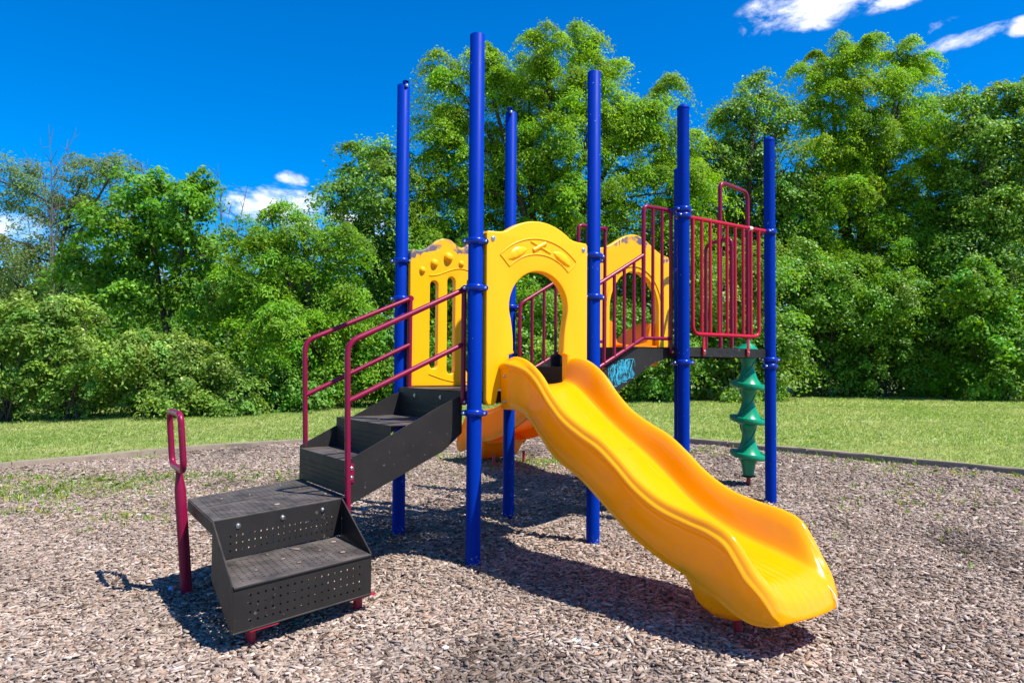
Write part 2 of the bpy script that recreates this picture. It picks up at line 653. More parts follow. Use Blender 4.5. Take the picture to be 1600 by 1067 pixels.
def smooth_interp(tab, ys):
    """monotone-ish Catmull interpolation of a (y, z) table (y descending or ascending)"""
    t = sorted(tab)
    X = np.array([p[0] for p in t])
    Y = np.array([p[1] for p in t])
    m = np.zeros(len(X))
    d = np.diff(Y) / np.diff(X)
    m[0], m[-1] = d[0], d[-1]
    for i in range(1, len(X) - 1):
        m[i] = 0 if d[i - 1] * d[i] < 0 else .5 * (d[i - 1] + d[i])
    ys = np.asarray(ys)
    i = np.clip(np.searchsorted(X, ys) - 1, 0, len(X) - 2)
    h = X[i + 1] - X[i]
    s = np.clip((ys - X[i]) / h, 0, 1)
    return ((1 + 2 * s) * (1 - s) ** 2 * Y[i] + s * (1 - s) ** 2 * h * m[i] + s * s * (3 - 2 * s) * Y[i + 1] + s * s * (s - 1) * h * m[i + 1])


def plate2d(name, outer, holes, thick, bev, mats, parent, y_front, face=-1, label=None, edge=None):
    """moulded panel standing in the x-z plane: outline and holes given as (x, z) loops, rounded edges"""
    cu = bpy.data.curves.new(name, 'CURVE')
    cu.dimensions = '2D'
    cu.fill_mode = 'BOTH'
    for lp in [outer] + holes:
        s = cu.splines.new('POLY')
        s.points.add(len(lp) - 1)
        for p, (a, b) in zip(s.points, lp):
            p.co = (a, b, 0, 1)
        s.use_cyclic_u = True
    cu.extrude = thick / 2 - bev
    cu.bevel_depth = bev
    cu.bevel_resolution = 3
    cu.offset = -bev
    tmp = bpy.data.objects.new(name + '_tmp', cu)
    COL.objects.link(tmp)
    bpy.context.view_layer.update()
    dg = bpy.context.evaluated_depsgraph_get()
    me = bpy.data.meshes.new_from_object(tmp.evaluated_get(dg))
    bpy.data.objects.remove(tmp)
    bpy.data.curves.remove(cu)
    me.name = name
    yc = y_front - face * thick / 2
    me.transform(Matrix(((1, 0, 0, 0), (0, 0, -1, yc), (0, 1, 0, 0), (0, 0, 0, 1))))
    bm = bmesh.new()
    bm.from_mesh(me)
    bmesh.ops.remove_doubles(bm, verts=bm.verts, dist=.0006)
    if edge is not None:
        big = [f for f in bm.faces if len(f.verts) > 0]
        bmesh.ops.triangulate(bm, faces=big)
        bmesh.ops.subdivide_edges(bm, edges=[e for e in bm.edges if e.calc_length() > .06], cuts=3, use_grid_fill=False)
        bmesh.ops.triangulate(bm, faces=bm.faces)
    bmesh.ops.recalc_face_normals(bm, faces=bm.faces)
    bm.to_mesh(me)
    bm.free()
    me.materials.clear()
    for m in mats:
        me.materials.append(m)
    for p in me.polygons:
        p.material_index = 0
    if edge is not None:
        at = me.attributes.new('edge', 'FLOAT', 'POINT')
        at.data.foreach_set('value', [edge(v.co.x, v.co.z) for v in me.vertices])
    me.polygons.foreach_set('use_smooth', [True] * len(me.polygons))
    me.set_sharp_from_angle(angle=math.radians(32))
    return link(name, me, parent, label)


# ------------------------------------------------------------------ the play structure
PLAY = empty('play_structure', (0, 0, 0), 'playground climbing structure with blue posts, two yellow slides and black steps standing in wood chips', 'playground')
PR = .0571                                                     # post radius
AX, AY = 1.2, 1.249
B0, B1 = 2.3085, 3.646
POSTS = {'front_left': (0, 0), 'back_left': (0, AY), 'front_right': (AX, 0), 'back_right': (AX, AY)}
DA, DB = 1.32, 1.705


def corner_post(x, y, top, dome, cap=None):
    mb = MB()
    z0 = th(x, y) - .06
    prof = [(PR, z0), (PR, top - (.0 if dome else .004))]
    if dome:
        prof += [(PR * 1.05, top), (PR * 1.05, top + .006)]
        prof += [(PR * 1.05 * math.cos(a), top + .006 + PR * .72 * math.sin(a)) for a in np.linspace(.15, 1.5, 8)]
    else:
        prof += [(PR - .004, top)]
    mb.lathe(prof, 32, Matrix.Translation((x, y, 0)))
    return mb.build('corner_post', BLUE_POST, PLAY, angle=50, label='blue post with a domed cap' if dome else 'blue post cut off flat at the top')


def clamp(post, x, y, z, ang, arm=None, hgt=.046):
    """split collar round a post: a rounded ring with two bolted ears"""
    mb = MB()
    R = PR + .0015
    prof = [(R, z - hgt / 2 - .004), (R + .010, z - hgt / 2), (R + .0165, z - hgt * .3), (R + .018, z), (R + .0165, z + hgt * .3),
            (R + .010, z + hgt / 2), (R, z + hgt / 2 + .004)]
    mb.lathe(prof, 28, Matrix.Translation((x, y, 0)))
    for s in (0, math.pi):
        a = ang + s
        d = Vector((math.cos(a), math.sin(a), 0))
        t = Vector((-d.y, d.x, 0))
        c = Vector((x, y, z)) + d * (R + .022)
        e = [c - t * .021, c + t * .021]
        mb.tube([e[0], e[0] + t * .004, e[1] - t * .004, e[1]], [.017, .021, .021, .017], 14)
        mb.bolt(e[0], -t, .007, 1)
        mb.bolt(e[1], t, .007, 1)
    if arm is not None:
        p = Vector((x, y, z))
        q = Vector(arm)
        mb.tube([p, q], .017, 12)
    return mb.build('clamp', [BLUE2, STEEL], post, angle=45)


TOPA, TOPB = 4.062, 3.945
p_fl = corner_post(0, 0, TOPA, False)
p_bl = corner_post(0, AY, TOPA, False)
p_fr = corner_post(AX, 0, TOPA, False)
p_br = corner_post(AX, AY, TOPA, False)
q_fl = corner_post(B0, -.022, TOPB + .022, True)
q_fr = corner_post(B1, -.022, TOPB - .038, True)
q_bl = corner_post(B0, AY - .022, TOPB - .09, True)
q_br = corner_post(B1, AY - .022, TOPB - .09, True)
D45 = math.radians(-40)
clamp(p_fl, 0, 0, 2.463, D45, (.10, -.025, 2.45))
clamp(p_fl, 0, 0, 2.108, D45)
clamp(p_fl, 0, 0, 1.158, D45)
clamp(p_bl, 0, AY, 2.455, D45, (.12, AY - .05, 2.44))
clamp(p_bl, 0, AY, 2.113, D45)
clamp(p_bl, 0, AY, 1.158, D45)
clamp(p_fr, AX, 0, 2.464, D45 + .5)
clamp(p_fr, AX, 0, 2.11, D45 + .5)
clamp(p_fr, AX, 0, 1.2, D45)
clamp(p_br, AX, AY, 2.46, D45)
clamp(p_br, AX, AY, 2.10, D45, (1.27, 1.17, 2.1))
clamp(p_br, AX, AY, 1.2, D45)
clamp(q_fl, B0, -.022, 3.005, D45 + .6, (B0 - .08, .09, 3.005))
clamp(q_fl, B0, -.022, 2.945, D45 + .9, (B0 + .09, -.03, 2.94))
clamp(q_fl, B0, -.022, 1.56, D45)
clamp(q_fr, B1, -.022, 2.94, D45 + 1.1, (B1 - .09, -.03, 2.94))
clamp(q_fr, B1, -.022, 1.598, D45)
clamp(q_fr, B1, -.022, 1.532, D45 + .6, (B1 + .05, -.08, 1.53))
clamp(q_br, B1, AY - .022, 2.66, D45)
clamp(q_br, B1, AY - .022, 1.56, D45)
clamp(q_bl, B0, AY - .022, 2.66, D45)
clamp(q_bl, B0, AY - .022, 1.56, D45)
# leftover roof brackets on the cut posts
for post, x, y, dx in ((p_bl, 0, AY, .0), (p_br, AX, AY, -.045)):
    mb = MB()
    mb.box((x + dx - .016, y - .062, TOPA - .03), (x + dx + .016, y - .05, TOPA + .025))
    mb.box((x + dx - .022, y - .062, TOPA + .008), (x + dx + .022, y - .02, TOPA + .03))
    mb.bolt((x + dx, y - .062, TOPA - .02), (0, -1, 0), .011, 1)
    mb.build('roof_bracket', [BLUE, STEEL], post, bevel=.003)


# decks ------------------------------------------------------------
def deck(x0, x1, y0, y1, z, slots):
    mb = MB()
    t = .006
    mb.sheet((x0 + .01, y0 + .01, z), (x1 - x0 - .02, 0, 0), (0, y1 - y0 - .02, 0), t, (.12, .12), (.12, .12), .042)
    h = .088
    for (a, b, c, d) in ((x0, y0, x1, y0 + .01), (x0, y1 - .01, x1, y1), (x0, y0 + .01, x0 + .01, y1 - .01), (x1 - .01, y0 + .01, x1, y1 - .01)):
        mb.box((a, b, z - h), (c, d, z + .001))
    if slots:
        for k in np.linspace(.08, .92, 11):
            if abs(k - .5) < .03 or (int(k * 100) % 3):
                w = .012 if int(k * 1000) % 2 else .02
                xc = x0 + (x1 - x0) * k
                mb.box((xc - w, y0 - .0025, z - h * .46), (xc + w, y0 + .001, z - h * .32), 2)  # black bar standing in for the shade inside a slot
    return mb.build('deck', [BLACK, PERF, DARKSLOT], PLAY)


deck(-.035, AX + .035, -.02, AY + .03, DA, False)
deck(B0 - .03, B1 + .03, -.012, AY + .01, DB, True)


# stepped flights ----------------------------------------------------
def strip(mb, pts, mi=0, off=None):
    mb.prism(pts, off, mi)


STAIR = MB()
stair = bpy.data.objects.new('stair_flight', None)
# left flight: three risers of 0.24 m from the landing up to the low deck
YN, YF = .112, 1.135
mbn = MB()
poly = [(-.945, .545), (-.945, .862), (-.205, 1.222), (-.04, 1.29), (-.04, 1.0), (-.20, .872)]
mbn.prism([(x, YN, z) for x, z in poly], (0, .006, 0))
flight = mbn.build('stair_flight', BLACK, PLAY, label='black steel steps rising from the landing to the low deck')
mbf = MB()
mbf.prism([(x, YF, z) for x, z in poly], (0, .006, 0))
mbf.build('stringer', BLACK, flight)
LT = [(-.945, .60, .84), (-.64, .84, 1.08), (-.335, 1.08, 1.312)]
W = YF - YN - .006
for i, (x, z0, z1) in enumerate(LT):
    mb = MB()
    xx = x if i < 2 else -.055
    mb.sheet((xx, YF, z0), (0, -W, 0), (0, 0, z1 - z0), .005, (.07, .07), (.035, .06), .04)
    if i == 2:
        for yy in (.42, .86):
            mb.bolt((xx, yy, z1 - .05), (-1, 0, 0), .010, 2)
    mb.build('riser', [BLACK, PERF, STEEL], flight)
    if i < 2:
        xe = LT[i + 1][0] if i < 1 else -.055
        mb = MB()
        mb.sheet((x + .001, YN + .006, z1), (xe - x - .002, 0, 0), (0, W, 0), .005, (.05, .05), (.07, .07), .04)
        mb.build('tread', [BLACK, PERF], flight)

# landing and bottom step -------------------------------------------------
A_, B_, C_, E_ = (-1.883, .652), (-1.914, -.19), (-1.018, .085), (-.952, 1.10)
LZ = .60
D_ = (-.945, .135)
mb = MB()
quad = [A_, B_, C_, D_, E_]
mb.prism([(x, y, LZ - .085) for x, y in quad], (0, 0, .085))
landing = mb.build('landing', BLACK, PLAY, bevel=.006, label='flat black landing with worn brown top')
# two fields of holes pressed into the landing top
mb = MB()
Bv, Cv, Av, Ev = [Vector((x, y, LZ + .0025)) for x, y in (B_, C_, A_, E_)]
lerp2 = lambda u, v: (Bv * (1 - u) + Cv * u) * (1 - v) + (Av * (1 - u) + Ev * u) * v
for (u0, u1, v0, v1) in ((.07, .93, .06, .46), (.07, .93, .54, .94)):
    mb.uv[len(mb.f)] = [(0, 0), (20, 0), (20, 9), (0, 9)]
    mb.add([lerp2(u0, v0), lerp2(u1, v0), lerp2(u1, v1), lerp2(u0, v1)], [(0, 1, 2, 3)])
mb.build('perforated_top', PERF, landing)

S0, S1 = Vector((-1.934, -.748, 0)), Vector((-1.068, -.520, 0))      # front edge of the bottom step
K0, K1 = Vector((B_[0] + .004, B_[1] - .004, 0)), Vector((C_[0] + .004, C_[1] - .006, 0))
SZ, SB = .36, .118
up = Vector((0, 0, 1))
side = (S1 - S0).normalized()
mb = MB()
mb.sheet(S0 + up * SB, S1 - S0, up * (SZ - SB), .006, (.075, .06), (.03, .035), .0435)
mb.tube([S0 + up * (SZ - .005), S1 + up * (SZ - .005)], .009, 8)
mb.tube([S0 + up * (SB + .004), S1 + up * (SB + .004)], .005, 8)
step = mb.build('bottom_step', [BLACK, PERF], PLAY, label='black perforated bottom step on short red legs')
mb = MB()
nb = (K0 - S0)
mb.sheet(S0 + up * (SZ + .002) + nb * .01, S1 - S0, (K0 - S0) * .98, .005, (.05, .05), (.05, .05), .042)
mb.build('tread', [BLACK, PERF], step)
mb = MB()
mb.sheet(K0 + up * (SZ + .002), K1 - K0, up * (LZ - SZ - .003), .005, (.09, .06), (.025, .085), .042)
nrm = (K1 - K0).cross(up).normalized()
for k in (.17, .5, .83):
    mb.bolt(K0 + (K1 - K0) * k + up * (LZ - .05), nrm, .012, 2)
mb.build('riser', [BLACK, PERF, STEEL], step)
for (a, b, sgn) in ((S0, K0, -1), (S1, K1, 1)):
    mb = MB()
    o = side * (.005 * sgn)
    z = lambda p, h: Vector((p.x, p.y, h)) + o * .2
    mb.prism([z(a, SB), z(a, SZ + .004), z(b, LZ - .001), z(b, .27)], o)
    mb.tube([z(a, SZ + .004) + o * .5, z(b, LZ - .001) + o * .5], .005, 6)
    mb.build('cheek_plate', BLACK, step)
for (x, y, top) in ((-1.80, -.60, SB), (-1.10, -.41, SB), (-1.80, -.10, .515)):
    mb = MB()
    mb.tube([(x, y, -.05), (x, y, top - .006)], .028, 16)
    if top < .2:
        M = Matrix.Translation((x, y, 0)) @ Matrix.Rotation(math.atan2(side.y, side.x), 4, 'Z')
        mb.box((-.10 - (.05 if x > -1.5 else -.03), -.112, top - .008), (.10 - (.05 if x > -1.5 else 0), .05, top - .0025), 0, M)
    mb.build('leg', REDSTEEL, step)


# handrails ---------------------------------------------------------------
def flat_end(mb, p, nrm, mi_bolt):
    """flattened, bolted tube foot"""
    q = Vector(nrm).to_track_quat('Z', 'Y').to_matrix().to_4x4()
    M = Matrix.Translation(p) @ q
    mb.lathe([(.026, -.004), (.027, 0), (.026, .006)], 18, M)
    mb.bolt(Vector(p) + Vector(nrm) * .006, nrm, .010, mi_bolt)


def handrail(y, x0, x1, z0, z1, z2, zbot, zend, mid0, mid1, plate, nrm):
    mb = MB()
    r = .0205
    mb.tube(fillet([(x0 + .012, y, zbot), (x0 - .008, y, z0), (x1, y, z1)], .085, 8) + [], r, 16)
    mb.tube([(x1, y, z1 + .006), (x1 - .002, y, zend)], r * .98, 16)
    mb.tube([(x0, y, mid0), (x1, y, mid1)], r * .95, 16)
    mb.lathe([(r * 1.25, -.02), (r * 1.3, -.012), (r * 1.3, .012), (r * 1.2, .02)], 16,
             Matrix.Translation((x1, y, z1)) @ Matrix.Rotation(math.pi / 2, 4, 'X'))
    flat_end(mb, (x1 - .002, y - .018 * (1 if nrm[1] < 0 else -1), zend + .015), nrm, 1)
    rail = mb.build('handrail', [MAROON, STEEL], PLAY)
    if plate:
        m2 = MB()
        yy = YN - .001
        m2.box((x0 + .012, yy - .006, .70), (x0 + .062, yy, .83))
        for zz in (.735, .80):
            m2.bolt((x0 + .040, yy - .006, zz), (0, -1, 0), .011, 1)
        m2.build('fixing_plate', [MAROON, STEEL], rail, bevel=.002)
    return rail


handrail(.088, -.978, -.046, 1.668, 2.10, 0, .50, 1.225, 1.262, 1.682, True, (0, -1, 0))
handrail(1.155, -.905, .046, 1.705, 2.112, 0, .80, 1.29, 1.262, 1.70, False, (0, -1, 0))


# barred railings of the flight between the decks ---------------------------
def bar_rail(y, sx, dx, xa, xb, xe, label):
    mb = MB()
    r = .0185
    n = 6
    xs = [xa + (xb - xa) * k / 5 for k in range(6)]
    zt = lambda x: 2.548 + (x - xb) * .556
    zb = lambda x: 1.783 + (x - xb) * .50
    ztop = 3.005
    mb.tube(fillet([(xa, y, zb(xa) - .01), (xa, y, zt(xa) + .0), (xb, y, zt(xb))], .06, 6), r, 14)
    mb.tube(fillet([(xb, y, zb(xb)), (xb, y, ztop), (xe + .02, y, ztop)], .055, 7), r * 1.06, 14)
    for x in xs[1:5]:
        mb.tube([(x, y, zb(x)), (x, y, zt(x))], r * .86, 12)
    mb.tube([(xa, y, zb(xa)), (xb, y, zb(xb)), (xe, y, zb(xb))], r * .95, 14)
    for k in (1, 2):
        x = xb + (xe - xb) * k / 3
        mb.tube([(x, y, zb(xb)), (x, y, ztop)], r * .86, 12)
    mb.tube([(xe, y, ztop), (xe, y, 1.645)], r, 14)
    mb.tube([(xe - .002, y - .024, ztop), (xe - .002, y + .024, ztop)], r * 1.2, 14)
    flat_end(mb, (xe, y - .017, 1.66), (0, -1, 0), 1)
    return mb.build('barred_railing', [MAROON, STEEL], PLAY, label=label)


bar_rail(.085, 0, 0, 1.278, 1.889, 2.256, 'maroon sloping barred railing on the near side of the upper steps')
bar_rail(1.14, 0, 0, 1.245, 2.0, 2.378, 'maroon sloping barred railing on the far side of the upper steps')

# upper flight -------------------------------------------------------------
mb = MB()
poly = [(1.30, 1.425), (1.80, 1.688), (2.277, 1.69), (2.277, 1.615), (2.035, 1.548), (1.60, 1.295), (1.30, 1.22)]
mb.prism([(x, .108, z) for x, z in poly], (0, .006, 0))
flight2 = mb.build('stair_flight', BLACK, PLAY, label='short black upper flight with cyan chalk scribble')
mb = MB()
mb.prism([(x, 1.118, z) for x, z in poly], (0, .006, 0))
mb.build('stringer', BLACK, flight2)
for (x, z0, z1) in ((1.40, 1.32, 1.51), (1.80, 1.51, 1.70)):
    mb = MB()
    mb.sheet((x, 1.116, z0), (0, -1.0, 0), (0, 0, z1 - z0), .005, (.07, .07), (.035, .06), .04)
    mb.build('riser', [BLACK, PERF], flight2)
    mb = MB()
    mb.sheet((x + .001, .115, z1), ((.398 if x < 1.5 else .474), 0, 0), (0, 1.0, 0), .005, (.05, .05), (.07, .07), .04)
    mb.build('tread', [BLACK, PERF], flight2)
# cyan chalk scribble on the outer face of the near stringer
rng = random.Random(3)
mb = MB()
for k in range(95):
    t = rng.random()
    x = 1.475 + .29 * t
    zlo, zhi = 1.315 + .115 * t, 1.535 + .075 * t - .03 * abs(t - .5)
    z = zlo + (zhi - zlo) * rng.random()
    pts = []
    for j in range(rng.randint(4, 8)):
        pts.append((x, .1062, max(zlo, min(zhi, z))))
        x = min(1.80, max(1.465, x + rng.uniform(-.012, .02)))
        z += rng.choice((-1, 1)) * rng.uniform(.012, .045)
    mb.tube(pts, .0022, 5)
mb.build('chalk_scribble', CYAN, flight2)

# front railing of the high deck ------------------------------------------------
mb = MB()
yr = -.030
r = .0185
mb.tube([(B0 + .06, yr, 2.94), (B1 - .05, yr, 2.94)], r * 1.1, 16)
mb.tube(fillet([(2.432, yr, 2.93), (2.432, yr, 1.832), (3.446, yr, 1.832), (3.446, yr, 2.93)], .09, 8), r, 16)
for k in range(1, 8):
    x = 2.432 + 1.014 * k / 8
    mb.tube([(x, yr, 1.835), (x, yr, 2.935)], r * .88, 12)
front = mb.build('barred_railing', RED, PLAY, label='bright red upright barred railing between two posts of the high deck')
for x in (2.593, 3.269):
    mb = MB()
    mb.prism([(x + a, yr - .004, z) for a, z in ((-.022, 1.655), (-.012, 1.632), (.012, 1.632), (.022, 1.655), (.018, 1.72), (.014, 1.825), (-.014, 1.825), (-.018, 1.72))], (0, .010, 0))
    mb.bolt((x, yr - .004, 1.668), (0, -1, 0), .010, 1)
    mb.build('bracket', [RED, STEEL], front, bevel=.0015)
mb = MB()
mb.tube([(3.285, yr, 2.94), (3.33, yr, 2.94)], r * 1.1 + .002, 16)
mb.build('tape_wrap', WHITE, front, label='scrap of white tape round the top bar')


# ------------------------------------------------------------------ yellow panels
def arc(cx, cz, rx, rz, a0, a1, n):
    return [(cx + rx * math.cos(math.radians(a0 + (a1 - a0) * k / n)), cz + rz * math.sin(math.radians(a0 + (a1 - a0) * k / n))) for k in range(n + 1)]


def smooth_loop(pts, it=2):
    for _ in range(it):
        o = []
        n = len(pts)
        for i in range(n):
            a, b = pts[i], pts[(i + 1) % n]
            o += [(a[0] * .75 + b[0] * .25, a[1] * .75 + b[1] * .25), (a[0] * .25 + b[0] * .75, a[1] * .25 + b[1] * .75)]
        pts = o
    return pts


# front panel with the keyhole opening above the near slide
xc = .57
dome = arc(xc, 1.985, .60, .69, 122, 58, 20)
outer = [(.085, 1.26), (.10, 1.218), (.165, 1.214), (.185, 1.25), (.205, 1.34), (.30, 1.345), (.30, 1.60), (.35, 1.615)]
side_l = [(.316, 1.64), (.316, 1.70), (.312, 1.76), (.304, 1.82), (.294, 1.875)]
key = side_l + arc(xc, 1.98, .293, .290, 198, -18, 36) + [(2 * xc - x, z) for x, z in side_l[::-1]]
KEYIDX = range(len(outer), len(outer) + len(key))
outer += key + [(.839, 1.62), (.885, 1.60), (.885, 1.345), (.98, 1.34), (1.0, 1.25), (1.02, 1.214), (1.085, 1.218), (1.10, 1.26),
                (1.10, 2.53), (1.085, 2.548), (.99, 2.552), (.95, 2.558)]
outer = [(x - .022, z) if i_ not in KEYIDX else (x, z) for i_, (x, z) in enumerate(outer)]
outer += dome[::-1] + [(.213, 2.558), (.173, 2.552), (.078, 2.548), (.063, 2.53)]
keyhole = plate2d('keyhole_panel', outer, [], .078, .013, [PANEL], PLAY, -.062, label='yellow panel with a keyhole opening above the near slide')
YP = -.062
# raised arched frame with two shells and crossed sticks
mb = MB()
a_in = [(x, YP - .001, z) for x, z in arc(xc, 1.986, .424, .424, 134, 46, 30)]
a_out = [(x, YP - .001, z) for x, z in arc(xc, 1.986, .548, .548, 134.5, 45.5, 30)]
mb.tube(fillet(a_in + a_out[::-1], .004, 2), .0055, 8, closed=True)
mb.build('arched_frame', PANEL, keyhole)


def shell(cx, cz, ang, ln, wd):
    mb = MB()
    vs, fs = [], []
    nu, nv = 16, 8
    ca, sa = math.cos(ang), math.sin(ang)
    for i in range(nu + 1):
        u = i / nu
        for j in range(nv + 1):
            v = j / nv * 2 - 1
            w = wd * math.sin(math.pi * min(1, u * .97 + .015)) ** .8
            lx = (u - .5) * ln
            lz = v * w * (1.0 if v > 0 else .45)
            h = .017 * math.sqrt(max(0, 1 - v * v)) * math.sin(math.pi * u) ** .6 * (1 + .10 * math.cos(u * 22))
            vs.append((cx + lx * ca - lz * sa, YP + .002 - h, cz + lx * sa + lz * ca))
    for i in range(nu):
        for j in range(nv):
            k = i * (nv + 1) + j
            fs.append((k, k + nv + 1, k + nv + 2, k + 1))
    mb.add(vs, fs)
    return mb.build('shell_relief', PANEL, keyhole)


shell(.352, 2.392, math.radians(28), .215, .058)
shell(.798, 2.388, math.radians(-28), .215, .058)
mb = MB()
for (x0, z0, x1, z1, rr) in ((.505, 2.438, .628, 2.504, .020), (.478, 2.508, .68, 2.43, .011)):
    mb.tube([(x0, YP + rr * .3, z0), ((x0 + x1) / 2, YP - .002 + rr * .3, (z0 + z1) / 2), (x1, YP + rr * .3, z1)], [rr, rr * .95, rr], 12)
mb.build('crossed_sticks_relief', PANEL, keyhole)
for x, z in ((.118, 2.492), (1.03, 2.492)):
    mb = MB()
    mb.bolt((x, YP, z), (0, -1, 0), .014)
    mb.build('bolt', STEEL, keyhole)

# slotted panel at the back of the low deck
YB = 1.16


def lobes(x0, x1, zc, amp, n=28):
    out = []
    for k in range(n + 1):
        t = k / n
        out.append((x0 + (x1 - x0) * t, zc + amp * math.sin(math.pi * t) ** 1.3))
    return out


half = [(.045, 2.51), (.06, 2.55), (.11, 2.556), (.175, 2.566), (.235, 2.60), (.292, 2.645), (.35, 2.68), (.405, 2.69), (.46, 2.682), (.51, 2.655), (.55, 2.628), (.577, 2.62)]
hx = [p[0] for p in half]
fine = np.linspace(.06, .577, 40)
half = [half[0]] + [(float(x), float(z)) for x, z in zip(fine, smooth_interp(half, fine))]
top = half + [(1.154 - x, z) for x, z in half[-2::-1]]
outer = top[::-1] + [(.045, 1.345), (.06, 1.325), (1.094, 1.325), (1.109, 1.345)]
holes = []
for k, (zt, zb_) in enumerate(((2.247, 1.528), (2.295, 1.48), (2.295, 1.48), (2.247, 1.528))):
    cx = (.29, .472, .682, .864)[k]
    holes.append(arc(cx, zt, .041, .041, 0, 180, 12) + arc(cx, zb_, .041, .041, 180, 360, 12))


def top_edge(tp):
    xs = [p[0] for p in tp]
    zs = [p[1] for p in tp]
    return lambda x, z: float(z - np.interp(x, xs, zs))


slotted = plate2d('slotted_panel', outer, holes, .06, .011, [WORN], PLAY, YB, label='yellow slotted panel with scraped grey top edge', edge=top_edge(top))
for (cx, cz, rr) in ((.166, 2.378, .032), (.288, 2.451, .039), (.436, 2.517, .048), (.577, 2.47, .030), (.718, 2.517, .048), (.866, 2.451, .039), (.988, 2.378, .032)):
    mb = MB()
    M = Matrix.Translation((cx, YB + .004, cz)) @ Matrix.Rotation(math.pi / 2, 4, 'X')
    mb.lathe([(rr, 0), (rr * .97, rr * .25), (rr * .85, rr * .5), (rr * .6, rr * .72), (rr * .3, rr * .83), (rr * .05, rr * .85)], 24, M)
    mb.build('button_relief', PANEL, slotted)
for pts in ([(.24 + .674 * k / 24, YB - .001, 1.44 - .075 * math.sin(math.pi * k / 24)) for k in range(25)],
            [(.577 + .34 * (k / 12 - 1), YB - .001, 2.335 + .09 * math.sin(math.pi / 2 * (1 - abs(k / 12 - 1))) ** 2) for k in range(25)]):
    mb = MB()
    mb.tube(pts, .005, 6)
    mb.build('moulded_line', PANEL, slotted)

# arched hood panel at the back of the high deck, above the far slide
YC = 1.235
x2 = 2.926
sh = [(2.355, 2.77), (2.37, 2.81), (2.42, 2.82)]
cap = [(2.42 + 1.0 * k / 30, 2.822 + .195 * math.sin(math.pi * k / 30) ** 1.7) for k in range(1, 30)]
top2 = sh + cap + [(3.42, 2.82), (3.475, 2.81), (3.49, 2.77)]
outer = top2[::-1] + [(2.355, 1.80), (2.37, 1.72), (2.54, 1.715)]
inner = arc(x2, 2.15, .385, .43, 180, 0, 40)
inner = [(x, z + (.012 * abs(math.sin((x - x2) * 22)) if z > 2.35 else 0)) for x, z in inner]
outer += [(2.54, 1.9)] + inner + [(3.312, 1.9), (3.312, 1.715), (3.475, 1.72), (3.49, 1.80)]
arched = plate2d('arched_panel', outer, [], .07, .012, [WORN], PLAY, YC, label='yellow arched panel with scraped grey top above the far slide', edge=lambda x, z, f=top_edge(top2): -abs(f(x, z) + .052) - .028)
mb = MB()
mb.tube([(x, YC - .001, z) for x, z in arc(x2, 2.15, .44, .505, 175, 5, 40)], .009, 8)
mb.build('moulded_rim', PANEL, arched)


# ------------------------------------------------------------------ slides
RIM = [(.06, 1.545), (-.05, 1.572), (-.13, 1.588), (-.28, 1.562), (-.45, 1.466), (-.60, 1.322), (-.75, 1.205), (-.95, 1.11), (-1.13, 1.04), (-1.29, .942), (-1.45, .83),
       (-1.65, .738), (-1.87, .692), (-2.05, .664), (-2.16, .618), (-2.23, .535), (-2.285, .452), (-2.33, .39), (-2.36, .335), (-2.385, .25)]
FLR = [(.06, 1.365), (-.08, 1.372), (-.2, 1.352), (-.3, 1.30), (-.45, 1.20), (-.6, 1.098), (-.75, 1.01), (-.95, .905), (-1.13, .80), (-1.29, .695), (-1.45, .60),
       (-1.65, .52), (-1.87, .462), (-2.06, .424), (-2.2, .390), (-2.26, .374), (-2.31, .343), (-2.345, .303), (-2.37, .258), (-2.385, .215)]
BOT = [(.06, 1.19), (-.12, 1.185), (-.26, 1.175), (-.43, 1.05), (-.64, .885), (-.96, .745), (-1.22, .59), (-1.43, .47), (-1.68, .375), (-1.87, .33), (-2.06, .27), (-2.2, .21), (-2.3, .185), (-2.36, .19), (-2.385, .2)]


